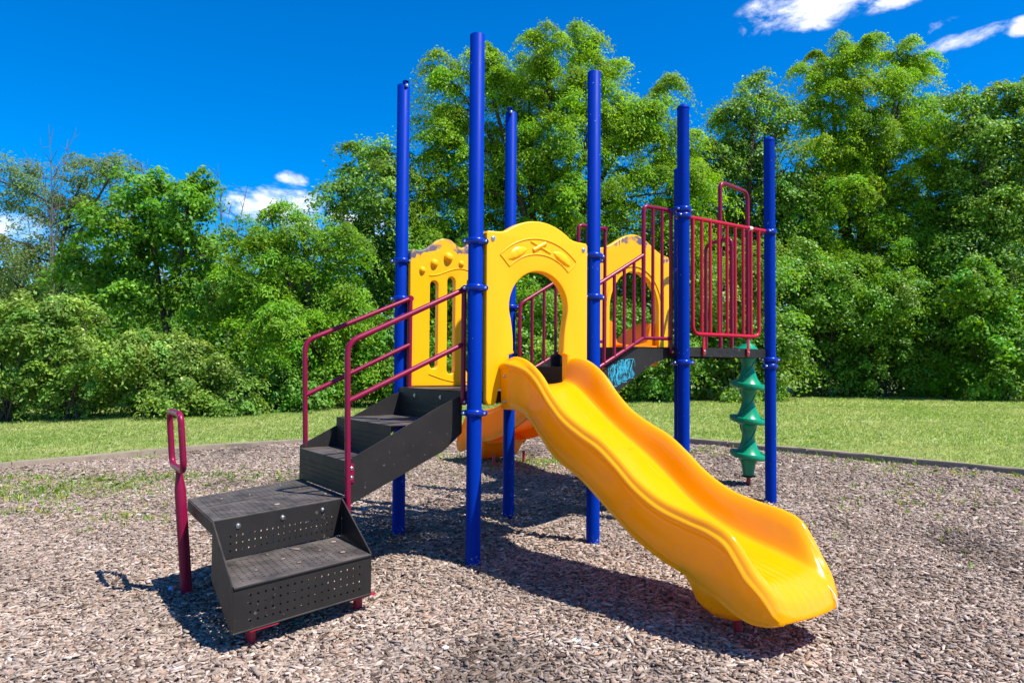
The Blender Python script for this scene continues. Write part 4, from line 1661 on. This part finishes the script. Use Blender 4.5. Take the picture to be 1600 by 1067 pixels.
# litter ----------------------------------------------------------------------
mb = MB()
c = Vector((-1.965, .60, .03))
ax = Vector((.75, -.55, .35)).normalized()
M = Matrix.Translation(c) @ ax.to_track_quat('Z', 'Y').to_matrix().to_4x4()
mb.lathe([(.015, -.03), (.017, -.027), (.017, -.004), (.012, .0)], 18, M)
blue_lit = coat('pale_blue_plastic', (.10, .32, .52), .35, .05, None, 0, 0)
red_lit = coat('red_plastic', (.6, .06, .03), .35, .05, None, 0, 0)
cap_o = mb.build('litter_cap', blue_lit, None)
tag(cap_o, 'pale blue and red plastic cap lying in the shade by the looped post', 'litter')
mb = MB()
mb.lathe([(.009, .0), (.010, .003), (.010, .016), (.006, .02)], 16, M)
mb.build('red_tip', red_lit, cap_o)


def crumple(name, x, y, r, col, label, seed):
    bm = bmesh.new()
    bmesh.ops.create_icosphere(bm, subdivisions=3, radius=r)
    rng = random.Random(seed)
    for v in bm.verts:
        v.co *= rng.uniform(.62, 1.15)
        v.co.z *= .5
        v.co.x *= 1.3
    me = bpy.data.meshes.new(name)
    bm.to_mesh(me)
    bm.free()
    me.materials.append(col)
    o = link(name, me, None, None, (x, y, th(x, y) + r * .5))
    tag(o, label, 'litter')


crumple('paper_scrap', -.33, -1.585, .026, coat('pale_aqua_paper', (.50, .66, .68), .7, .2, None, 0, .02), 'small crumpled pale blue scrap on the chips below the slide shadow', 5)
crumple('paper_scrap', -.96, -1.25, .016, WHITE, 'tiny white scrap on the chips left of the slide shadow', 6)


# ------------------------------------------------------------------ trees and shrubs
LEAF = {   # base colour, translucency, roughness, specular
    'grey': ((0.139, 0.210, 0.061), .36, .6, .2), 'mid': ((0.123, 0.282, 0.022), .38, .55, .3), 'fine': ((0.164, 0.323, 0.022), .40, .58, .25),
    'glint': ((0.154, 0.294, 0.036), .36, .5, .35), 'locust': ((0.190, 0.348, 0.019), .42, .58, .25), 'cream': ((0.169, 0.286, 0.043), .38, .58, .25),
    'dark': ((0.100, 0.236, 0.022), .32, .55, .3), 'glintdark': ((0.142, 0.295, 0.026), .34, .5, .35), 'bright': ((0.266, 0.460, 0.012), .46, .55, .25)}
LMAT = {k: leaf_mat('leaf_' + k, *v) for k, v in LEAF.items()}
# leaf length, width, leaves per m2 of clump outline, clump size, droop
LCFG = {'grey': (.12, .05, 620, .42, .25), 'mid': (.15, .085, 420, .40, .1), 'fine': (.11, .045, 900, .36, .35), 'glint': (.13, .08, 430, .42, .1), 'locust': (.13, .05, 900, .48, .4),
        'cream': (.10, .055, 760, .30, .1), 'dark': (.13, .07, 480, .36, .1), 'glintdark': (.12, .07, 520, .36, .1), 'bright': (.12, .045, 760, .26, .4)}


def leaf_mesh(name, rng, P, outw, ll, lw, mat, tint, droop):
    n = len(P)
    nr = outw * .55 + rng.normal(0, .45, (n, 3)) + np.array([.0, -.05, .62])
    nr /= np.linalg.norm(nr, axis=1)[:, None]
    t = rng.normal(0, 1, (n, 3)) + outw * .6 + np.array([0, 0, -droop])
    t -= nr * (t * nr).sum(1)[:, None]
    t /= np.linalg.norm(t, axis=1)[:, None]
    b = np.cross(nr, t)
    L = ll * rng.uniform(.6, 1.35, n)
    Wd = lw * rng.uniform(.7, 1.3, n)
    a = P - t * (L / 2)[:, None]
    c = P + t * (L / 2)[:, None]
    m = P + t * (L * -.06)[:, None] + nr * (L * .05)[:, None]
    V = np.stack([a, m + b * (Wd / 2)[:, None], c, m - b * (Wd / 2)[:, None]], 1).reshape(-1, 3)
    faces = np.arange(n * 4)
    return np_mesh(name, V, faces, np.full(n, 4), mat, tint)


FLAT = {'grey': .22, 'mid': .24, 'fine': .20, 'glint': .25, 'locust': .19, 'cream': .26, 'dark': .26, 'glintdark': .25, 'bright': .22}


def crown_points(rng, blobs, cfg, dens):
    ll, lw, per, cs, droop = LCFG[cfg]
    PP, OO, TT, CC = [], [], [], []
    for (x, y, z, rx, rz) in blobs:
        area = math.pi * rx * rz
        ncl = max(5, int(area * 6.8 * (.4 / cs) ** 1.3))
        v = rng.normal(0, 1, (ncl, 3))
        v /= np.linalg.norm(v, axis=1)[:, None]
        v[:, 2] = v[:, 2] * .9 + .12
        rad = rng.uniform(.25, 1.0, ncl) ** .5
        cc = np.array([x, y, z]) + v * rad[:, None] * np.array([rx, rx * .9, rz])
        k = cc[:, 2] > th(x, y) + .15
        cc, v = cc[k], v[k]
        if not len(cc):
            continue
        npl = max(12, int(area * per * dens * 2.35 / ncl))
        sz = cs * rng.uniform(.6, 1.25, len(cc))
        ctint = rng.uniform(.7, 1.28, len(cc))
        hue = rng.normal(0, .10, len(cc))
        for q, o, s, ti, hu in zip(cc, v, sz, ctint, hue):
            m = int(npl * rng.uniform(.6, 1.4))
            ax_ = np.array([o[0], o[1], 0.0]) + rng.normal(0, .45, 3) * np.array([1, 1, .15])
            ax_ /= np.linalg.norm(ax_) + 1e-6
            px_ = np.array([-ax_[1], ax_[0], 0.0])
            r3 = rng.normal(0, 1, (m, 3))
            g = (ax_ * r3[:, :1] * .86 + px_ * r3[:, 1:2] * .46 + np.array([0, 0, 1]) * r3[:, 2:] * FLAT[cfg]) * s
            g[:, 2] -= .35 * (g[:, 0] ** 2 + g[:, 1] ** 2) / max(s, .1) * (1 + droop)
            PP.append(q + g)
            d = g + o * s * .6
            OO.append(d / (np.linalg.norm(d, axis=1)[:, None] + 1e-6))
            c = np.ones((m, 3)) * ti
            c[:, 0] *= 1 + hu
            c[:, 2] *= 1 - hu * .6
            c *= rng.uniform(.75, 1.25, (m, 1))
            TT.append(c)
        CC.append(cc)
    P, O, T = np.concatenate(PP), np.concatenate(OO), np.concatenate(TT)
    return P, O, T, CC


def limb(mb, a, b, r0, r1, rng, sag=.12, n=7, k=6):
    a, b = Vector(a), Vector(b)
    ln = (b - a).length
    o = Vector((rng.normal(0, 1), rng.normal(0, 1), rng.normal(0, .4))) * ln * sag
    pts = [a * (1 - t) + b * t + o * (4 * t * (1 - t)) * .6 + Vector((0, 0, ln * .05 * math.sin(t * math.pi))) for t in [i / (n - 1) for i in range(n)]]
    mb.tube(pts, [r0 + (r1 - r0) * (i / (n - 1)) ** .8 for i in range(n)], k, cap=False)
    return pts


def tree(name, label, base, dens, cfg, blobs, seed, group=None):
    rng = np.random.default_rng(seed)
    bx, by = base
    zg = th(bx, by)
    shrub = 'shrub' in name or 'young' in name
    top = max(b[2] + b[4] for b in blobs)
    cat = 'shrub' if 'shrub' in name else 'tree'
    root = empty(name, (bx, by, zg), label, cat, group)
    P, O, T, CC = crown_points(rng, blobs, cfg, dens)
    k = P[:, 2] > terrain(P[:, 0], P[:, 1]) + .03
    P, O, T = P[k], O[k], T[k]
    if cfg == 'cream':                                             # creamy flower heads at the tips
        s = (rng.random(len(P)) < .16) & (O[:, 2] > .1)
        T[s] = np.array([3.0, 2.2, 4.0]) * rng.uniform(.7, 1.1, (s.sum(), 1))
    ll, lw, per, cs, droop = LCFG[cfg]
    me = leaf_mesh('crown', rng, P - np.array([bx, by, zg]), O, ll, lw, LMAT[cfg], T, droop)
    link('crown', me, root)
    mb = MB()
    H = top - zg
    if shrub:
        for b in blobs:
            for q in range(2):
                limb(mb, (rng.normal(0, .12), rng.normal(0, .12), -.05), (b[0] - bx + rng.normal(0, .2), b[1] - by + rng.normal(0, .2), b[2] - zg), .03, .012, rng, .1, 6, 5)
    else:
        r0 = .018 * H + .05
        fork = Vector((rng.normal(0, .12), rng.normal(0, .12), H * .30))
        limb(mb, (0, 0, -.1), fork, r0, r0 * .75, rng, .03, 6, 9)
        low = sorted(blobs, key=lambda q: q[2])
        mains = []
        for i, b in enumerate(sorted(blobs, key=lambda q: -q[2])[:max(2, len(blobs) // 5)]):
            tip = Vector((b[0] - bx, b[1] - by, b[2] - zg))
            mains.append(limb(mb, fork, tip, r0 * .62, .025, rng, .07, 10, 7))
        for b, cc in zip(blobs, CC):
            tip = Vector((b[0] - bx, b[1] - by, b[2] - zg))
            best, bd = fork, 1e9
            for m in mains:
                for p in m:
                    d = (p - tip).length + max(0, p.z - tip.z) * 1.5
                    if d < bd:
                        best, bd = p, d
            if bd > .3:
                limb(mb, best, tip, .055, .02, rng, .08, 6, 6)
            for q in cc[:: 3]:
                limb(mb, tip, q - np.array([bx, by, zg]), .018, .005, rng, .1, 4, 4)
    mb.build('trunk', BARK, root, angle=80)
    return root


TREES = [
    ('airy_tree', 'tall airy tree at the far left, sky showing through its thin grey green crown', (-1.52, 27.69), 0.5, 'grey',
     [(-2.68, 29.02, 8.3, 1.48, 1.23), (-1.25, 28.17, 7.6, 1.73, 1.23), (-0.44, 26.61, 8.64, 1.2, 0.84), (0.39, 25.57, 8.67, 0.95, 0.71), (-1.88, 26.49, 5.58, 1.85, 1.15), (-2.91, 28.2, 5.46, 1.19, 1.19), (0.26, 25.94, 7.16, 1.19, 0.95), (-2.41, 27.0, 4.2, 1.39, 1.04), (-0.9, 26.08, 4.46, 1.16, 0.93), (-0.21, 27.58, 6.88, 1.24, 1.11)]),
    ('broadleaf_tree', 'bushy broadleaf tree with a domed top, left of the bare dead branches', (1.19, 19.02), 1.0, 'mid',
     [(0.66, 19.41, 6.58, 1.06, 0.77), (1.41, 18.13, 6.07, 0.94, 0.84), (-0.14, 19.61, 5.45, 1.14, 0.95), (1.41, 19.95, 5.28, 1.5, 1.1), (2.47, 18.75, 4.83, 1.18, 0.99), (-0.59, 20.75, 4.39, 1.08, 0.98), (0.58, 19.07, 3.74, 1.52, 0.95), (2.19, 18.2, 3.39, 1.34, 0.96), (1.65, 18.5, 6.84, 0.58, 0.54)]),
    ('feathery_tree', 'feathery light green tree behind the maroon handrails of the steps', (4.10, 15.74), 1.0, 'fine',
     [(3.21, 15.41, 4.68, 0.88, 0.8), (3.99, 15.63, 5.33, 0.82, 0.69), (2.8, 16.05, 3.64, 1.07, 0.9), (4.38, 16.13, 3.94, 1.13, 1.03), (3.34, 15.14, 2.37, 1.31, 0.96), (5.03, 15.26, 3.17, 1.02, 1.11), (5.2, 15.26, 4.85, 0.84, 0.84), (2.62, 16.12, 5.07, 0.81, 0.63), (4.8, 16.12, 1.69, 1.32, 0.95), (5.66, 15.31, 1.51, 1.13, 0.94), (3.08, 15.64, 5.77, 0.53, 0.43)]),
    ('poplar_tree', 'rounded poplar with pale glinting leaves just left of the tallest trees', (8.36, 20.09), 1.0, 'glint',
     [(7.77, 20.47, 9.12, 1.0, 0.81), (7.9, 19.03, 7.66, 1.14, 1.02), (7.21, 20.56, 7.62, 0.94, 0.94), (8.57, 19.41, 9.01, 0.84, 0.84), (8.25, 19.19, 6.12, 1.38, 1.27), (7.34, 20.21, 5.93, 1.05, 1.16), (9.17, 19.99, 4.64, 1.2, 1.44)]),
    ('locust_tree', 'tallest spreading locust tree rising behind the blue posts in the middle', (13.46, 16.48), 1.0, 'locust',
     [(9.1, 18.89, 7.81, 0.93, 1.05), (9.21, 18.56, 5.67, 1.04, 1.15), (11.11, 18.55, 3.69, 1.44, 1.2), (13.16, 16.49, 3.2, 1.64, 1.06), (16.34, 15.11, 3.75, 1.45, 1.21), (17.63, 12.83, 3.21, 1.16, 1.16), (10.0, 18.09, 12.2, 0.84, 0.93), (10.55, 18.59, 11.09, 1.0, 0.96), (9.96, 18.57, 9.65, 1.13, 0.94), (11.22, 17.45, 12.68, 0.61, 1.03), (11.5, 16.88, 11.62, 0.97, 0.83), (12.65, 15.55, 12.79, 1.05, 0.87), (14.56, 15.85, 13.58, 0.96, 0.72), (14.43, 14.47, 12.24, 1.03, 0.8), (13.23, 17.08, 12.2, 1.45, 1.02), (13.79, 15.48, 11.12, 1.63, 1.05), (12.47, 18.08, 10.48, 1.59, 1.1), (15.94, 14.06, 11.05, 1.12, 0.98), (16.95, 13.9, 12.06, 0.62, 0.48), (15.46, 14.89, 10.11, 1.66, 1.19), (13.27, 15.56, 9.16, 1.84, 1.27), (11.18, 18.53, 8.65, 1.69, 1.21), (12.58, 17.37, 8.02, 1.92, 1.32), (17.28, 13.73, 9.79, 1.09, 1.0), (16.5, 13.95, 8.16, 1.41, 1.18), (14.41, 14.77, 7.32, 1.73, 1.27), (10.16, 18.88, 7.0, 1.31, 1.19), (17.33, 12.71, 7.81, 0.92, 1.2), (11.67, 18.13, 6.34, 1.8, 1.32), (13.75, 16.51, 5.86, 2.03, 1.31), (17.17, 13.32, 6.26, 1.4, 1.28), (16.18, 15.29, 5.45, 1.82, 1.33), (9.98, 18.04, 4.98, 1.27, 1.38), (11.9, 17.17, 4.11, 1.87, 1.17), (18.27, 13.52, 4.96, 1.2, 1.32), (14.19, 15.54, 3.66, 1.87, 1.17)]),
    ('slender_tree', 'slender open tree with a narrow pale top right of the tallest locust', (22.90, 14.09), 0.95, 'glint',
     [(22.89, 13.8, 13.28, 0.8, 0.7), (22.31, 14.23, 12.2, 1.13, 0.91), (23.74, 13.69, 12.07, 0.92, 1.08), (21.65, 15.02, 12.01, 0.7, 0.65), (23.03, 14.14, 10.68, 1.35, 1.03), (22.37, 14.78, 9.48, 1.25, 1.09), (23.03, 12.92, 9.46, 1.05, 1.2), (23.29, 14.18, 8.14, 1.63, 1.25), (22.25, 15.02, 7.32, 1.22, 1.36), (20.77, 14.98, 10.08, 1.06, 1.06), (21.14, 15.12, 8.29, 1.2, 1.34), (20.88, 15.24, 6.4, 1.33, 1.33), (22.46, 14.84, 10.88, 1.09, 1.09), (23.5, 12.95, 7.95, 1.19, 1.32), (22.92, 13.61, 6.39, 1.46, 1.32)]),
    ('locust_tree', 'wide layered locust tree with two raised tops and a forked dark trunk at the right', (26.75, 11.98), 1.0, 'locust',
     [(24.67, 11.85, 5.29, 1.56, 1.17), (24.49, 13.17, 5.68, 1.08, 1.35), (27.69, 11.62, 4.13, 2.19, 1.23), (30.22, 10.68, 5.05, 1.68, 1.26), (26.24, 12.7, 15.12, 1.28, 0.72), (26.21, 11.4, 14.79, 1.07, 0.7), (25.72, 13.14, 14.15, 1.17, 0.72), (25.62, 11.5, 13.32, 1.33, 0.8), (25.39, 13.1, 12.52, 1.16, 0.72), (25.96, 11.29, 11.86, 1.22, 0.8), (27.98, 10.31, 14.72, 0.97, 0.65), (27.11, 10.28, 13.42, 1.11, 0.69), (29.03, 10.16, 14.38, 0.71, 0.6), (29.14, 10.62, 12.6, 1.38, 0.94), (26.93, 10.48, 11.03, 1.45, 0.9), (29.27, 9.78, 11.3, 1.14, 0.98), (24.94, 12.25, 10.57, 1.39, 0.96), (27.54, 11.07, 9.93, 2.03, 1.03), (29.52, 9.79, 9.83, 1.36, 0.98), (25.04, 11.76, 8.74, 1.84, 1.0), (29.27, 11.0, 8.65, 2.37, 1.17), (29.44, 9.27, 7.82, 1.23, 1.07), (26.29, 11.94, 7.19, 2.16, 1.13), (27.77, 9.78, 6.38, 1.96, 1.1), (23.97, 12.54, 7.15, 1.21, 1.58), (26.84, 10.88, 5.37, 2.12, 1.19), (29.84, 9.22, 5.71, 1.21, 1.34), (27.22, 12.43, 10.88, 1.54, 1.01), (27.94, 11.99, 9.21, 1.68, 1.01), (28.79, 10.25, 7.77, 1.63, 1.08), (24.68, 12.98, 9.2, 1.22, 1.08)]),
    ('broadleaf_tree', 'big leaved tree cut off by the right edge of the photo', (29.38, 7.79), 1.1, 'glint',
     [(28.56, 8.7, 3.48, 1.42, 1.16), (31.33, 7.23, 3.52, 1.43, 1.3), (27.65, 8.2, 12.24, 0.86, 0.6), (29.43, 7.88, 12.28, 1.19, 0.72), (29.69, 6.86, 12.29, 1.16, 0.71), (28.31, 8.27, 10.99, 1.07, 0.87), (29.94, 7.53, 10.72, 1.29, 1.03), (28.66, 7.97, 9.18, 1.4, 1.02), (30.58, 7.11, 8.91, 1.42, 1.29), (29.68, 7.93, 7.63, 1.68, 1.16), (27.28, 7.9, 6.09, 1.23, 1.11), (28.81, 6.74, 5.85, 1.47, 1.35), (28.29, 7.43, 4.4, 1.61, 1.24), (29.84, 6.39, 10.41, 1.25, 1.5), (28.33, 7.48, 10.53, 1.12, 0.9), (28.59, 6.85, 7.57, 1.47, 1.23), (28.09, 7.76, 7.66, 1.25, 1.12), (30.4, 7.07, 7.45, 1.41, 1.28), (30.09, 7.84, 8.98, 1.3, 1.04)]),
    ('flowering_shrub', 'flowering shrub with cream tips at the left edge of the photo', (-2.78, 17.30), 1.2, 'cream',
     [(-3.08, 17.13, 2.54, 0.78, 0.7), (-2.67, 16.89, 1.61, 0.94, 0.94), (-2.18, 16.58, 2.56, 0.71, 0.63), (-2.7, 17.24, 2.89, 0.64, 0.48), (-2.77, 17.73, 0.64, 0.97, 0.65)]),
    ('flowering_shrub', 'broad cream tipped shrub second from the left along the lawn', (-1.40, 16.57), 1.2, 'cream',
     [(-1.48, 17.02, 2.52, 0.74, 0.74), (-1.79, 16.49, 2.89, 0.57, 0.44), (-1.59, 16.98, 1.3, 0.98, 0.81), (-0.99, 15.92, 1.62, 0.79, 0.87), (-1.28, 17.12, 0.55, 1.16, 0.58)]),
    ('flowering_shrub', 'cream tipped shrub below the domed broadleaf tree', (0.07, 16.26), 1.2, 'cream',
     [(-0.14, 15.91, 1.63, 0.73, 0.65), (-0.14, 16.95, 0.87, 0.93, 0.68), (0.23, 15.99, 1.89, 0.66, 0.56), (0.52, 16.2, 0.8, 0.84, 0.67)]),
    ('flowering_shrub', 'large pale flowering shrub left of the looped maroon handle', (1.45, 15.78), 1.2, 'cream',
     [(1.08, 15.97, 1.65, 0.85, 0.68), (1.44, 15.38, 1.07, 1.0, 0.75), (1.89, 15.3, 1.4, 0.61, 0.61), (0.97, 15.29, 0.66, 0.9, 0.57), (1.99, 14.67, 0.67, 0.74, 0.59)]),
    ('dark_shrub', 'dark green shrub filling the gap behind the maroon handrails', (3.50, 15.55), 1.2, 'dark',
     [(3.34, 15.63, 0.96, 0.89, 0.8), (4.05, 15.05, 0.79, 0.89, 0.71), (3.0, 16.24, 0.5, 0.72, 0.54)]),
    ('dark_shrub', 'dark shaded shrub behind the left blue posts and yellow slotted panel', (7.01, 15.52), 1.1, 'dark',
     [(6.35, 15.03, 1.7, 0.95, 1.14), (7.69, 15.13, 0.93, 1.18, 0.98), (7.26, 15.19, 2.5, 0.98, 0.98), (6.42, 16.06, 0.73, 0.98, 0.79)]),
    ('dark_shrub', 'dark understory shrub seen through the keyhole opening of the yellow panel', (11.10, 14.46), 1.1, 'glintdark',
     [(10.33, 15.59, 2.18, 1.5, 1.28), (11.29, 14.38, 1.76, 1.47, 1.26), (10.79, 14.77, 3.44, 1.47, 1.05), (12.44, 13.47, 1.35, 1.25, 1.04)]),
    ('glossy_shrub', 'glossy leaved shrub behind the yellow slide and arched panel', (15.08, 12.88), 1.2, 'glintdark',
     [(14.78, 13.2, 2.67, 1.1, 1.32), (15.22, 12.14, 1.79, 1.28, 1.28), (14.25, 13.58, 1.13, 1.31, 0.88), (15.32, 13.11, 0.92, 1.33, 0.8)]),
    ('glossy_shrub', 'tall glossy shrub with bright glints behind the green spiral climber', (18.16, 11.31), 1.2, 'glint',
     [(17.1, 11.27, 3.77, 1.09, 1.31), (19.3, 11.61, 2.99, 1.39, 1.39), (17.63, 12.25, 1.82, 1.36, 1.36), (19.6, 11.29, 1.38, 1.29, 1.06), (17.79, 11.02, 0.95, 1.53, 0.74), (19.26, 10.28, 2.72, 0.8, 1.11), (18.24, 10.57, 4.88, 1.09, 1.09)]),
    ('dark_shrub', 'deep green shrub just right of the rightmost blue post', (23.77, 11.75), 1.1, 'glintdark',
     [(22.27, 11.73, 5.34, 0.99, 1.24), (23.14, 10.94, 4.09, 1.23, 1.11), (22.93, 11.61, 4.38, 1.25, 1.25), (24.46, 12.02, 2.68, 1.3, 1.56), (22.93, 11.77, 1.13, 0.75, 0.75), (24.56, 11.54, 1.39, 1.16, 0.92)]),
    ('glossy_shrub', 'mid green glossy shrub under the layered right locust tree', (25.45, 10.20), 1.1, 'glintdark',
     [(23.84, 10.56, 4.6, 1.36, 1.11), (24.88, 9.38, 4.09, 1.34, 1.1), (24.2, 10.26, 3.37, 1.23, 1.11), (26.04, 10.24, 2.42, 1.53, 1.28), (24.81, 10.62, 1.4, 1.26, 1.01), (26.34, 9.65, 1.16, 1.26, 0.76)]),
    ('young_locust', 'small bright yellow green sapling at the lawn edge on the right', (27.29, 8.77), 1.5, 'bright',
     [(27.02, 8.77, 1.54, 0.75, 0.6), (27.36, 8.33, 1.17, 0.59, 0.59), (26.65, 9.08, 0.92, 0.6, 0.5), (27.89, 8.97, 0.8, 0.92, 0.46)]),
    ('broad_shrub', 'broad bright shrub in front of the tree cut off by the right edge', (27.08, 6.59), 1.1, 'mid',
     [(25.47, 6.95, 4.64, 1.03, 0.92), (27.82, 6.41, 4.05, 1.19, 1.07), (25.77, 6.88, 3.73, 1.04, 1.04), (26.37, 6.3, 2.58, 1.26, 1.26), (27.44, 5.9, 1.91, 1.15, 1.39), (25.8, 6.72, 1.21, 0.91, 0.78), (28.31, 6.63, 0.84, 1.2, 0.72)]),
    ('dark_shrub', 'dark shrub between the small sapling and the layered locust trunk', (27.72, 9.21), 1.1, 'glintdark',
     [(27.23, 9.06, 4.96, 1.27, 1.01), (26.48, 9.2, 3.66, 1.25, 1.25), (26.96, 8.49, 2.66, 1.24, 1.24), (27.85, 8.19, 1.92, 1.0, 1.25), (26.47, 9.46, 1.91, 1.01, 1.01)]),
]
for _i, (_n, _l, _b, _d, _c, _bl) in enumerate(TREES):
    tree(_n, _l, _b, _d, _c, _bl, 100 + _i)


def dead_tree(x, y, H, tips, label, seed):
    rng = np.random.default_rng(seed)
    zg = th(x, y)
    root = empty('dead_tree', (x, y, zg), label, 'tree')
    mb = MB()
    limb(mb, (0, 0, -.1), (.1, 0, H * .45), .06, .04, rng, .02, 6, 7)
    mb.build('trunk', DEADWOOD, root, angle=80)
    mb = MB()
    for (dx, dy, h, r) in tips:
        pts = limb(mb, (0, 0, H * .42), (dx, dy, h), .03 * r, .006, rng, .06, 9, 6)
        for q in range(9):
            p = pts[rng.integers(2, 8)]
            e = p + Vector((rng.normal(0, .35), rng.normal(0, .25), abs(rng.normal(.45, .25))))
            pp = limb(mb, p, e, .012, .004, rng, .12, 5, 4)
            e2 = pp[2] + Vector((rng.normal(0, .18), rng.normal(0, .15), abs(rng.normal(.2, .12))))
            limb(mb, pp[2], e2, .006, .003, rng, .1, 3, 4)
    mb.build('branch', DEADWOOD, root, angle=80)


dead_tree(3.55, 21.9, 8.9, [(-.35, .2, 8.3, 1), (.55, -.3, 7.6, .9), (.15, .3, 6.9, .8), (1.1, -.6, 6.6, .8)], 'bare dead tree whose grey twigs stand above the green crowns on the left', 71)
dead_tree(1.9, 22.6, 8.6, [(-.9, .5, 8.0, .8), (-.3, .1, 7.2, .8), (-1.4, .7, 6.7, .6)], 'thin bare dead tree poking out behind the domed broadleaf tree', 72)
dead_tree(-1.55, 24.5, 9.6, [(-.2, .2, 9.5, .9), (.35, -.2, 9.0, .8), (-.9, .5, 8.6, .8), (.1, .1, 8.2, .7)], 'bare topped tree rising out of the airy crown at the far left', 73)
dead_tree(6.4, 22.4, 6.8, [(-.2, .2, 6.3, .7), (.4, -.2, 5.9, .6)], 'low bare twigs in front of the small cloud left of the poplar', 74)


# the dark wood behind reads as one mass
def backdrop():
    rng = np.random.default_rng(55)
    P, O, T = [], [], []
    pts = [(-12.3, 29.5, 4.9), (-8, 28, 5.2), (-4, 29, 6.6), (-1.5, 30, 6.4), (0.5, 30.5, 7.6), (3, 31, 8.6), (6, 32, 8.8), (9, 33, 8.2), (12, 34, 7.6), (15.5, 35, 7.4), (19, 36, 7.2), (23, 36, 7.2), (27, 36, 7.0)]
    S = np.array([p[0] for p in pts])
    Dd = np.array([p[1] for p in pts])
    Hh = np.array([p[2] for p in pts])
    n = 2600
    s = np.concatenate([rng.uniform(-22, 34, n), rng.uniform(-15, 26, 500)])
    d = np.interp(s, S, Dd) + rng.uniform(-1.2, 2.5, len(s))
    d[n:] -= 4.5
    h = rng.uniform(.1, 1.0, len(s)) ** .8 * np.interp(s, S, Hh) * rng.uniform(.8, 1.06, len(s))
    h[n:] = rng.uniform(.15, 2.6, 500)
    g = CAM2 + d[:, None] * F2 + s[:, None] * R2
    for (x, y), z, sz in zip(g, h, rng.uniform(.5, 1.0, len(s))):
        m = 64
        q = rng.normal(0, 1, (m, 3)) * np.array([.7, .7, .5]) * sz
        P.append(q + np.array([x, y, z + th(x, y)]))
        o = q / (np.linalg.norm(q, axis=1)[:, None] + 1e-6)
        O.append(o)
        T.append(np.ones((m, 3)) * rng.uniform(.6, 1.25) * rng.uniform(.8, 1.2, (m, 1)))
    P, O, T = np.concatenate(P), np.concatenate(O), np.concatenate(T)
    k = P[:, 2] > terrain(P[:, 0], P[:, 1])
    me = leaf_mesh('woodland_backdrop', rng, P[k], O[k], .22, .12, LMAT['dark'], T[k], .1)
    tag(link('woodland_backdrop', me), 'dark mass of woodland closing off the view behind the separate trees', 'woodland', kind='stuff')


backdrop()
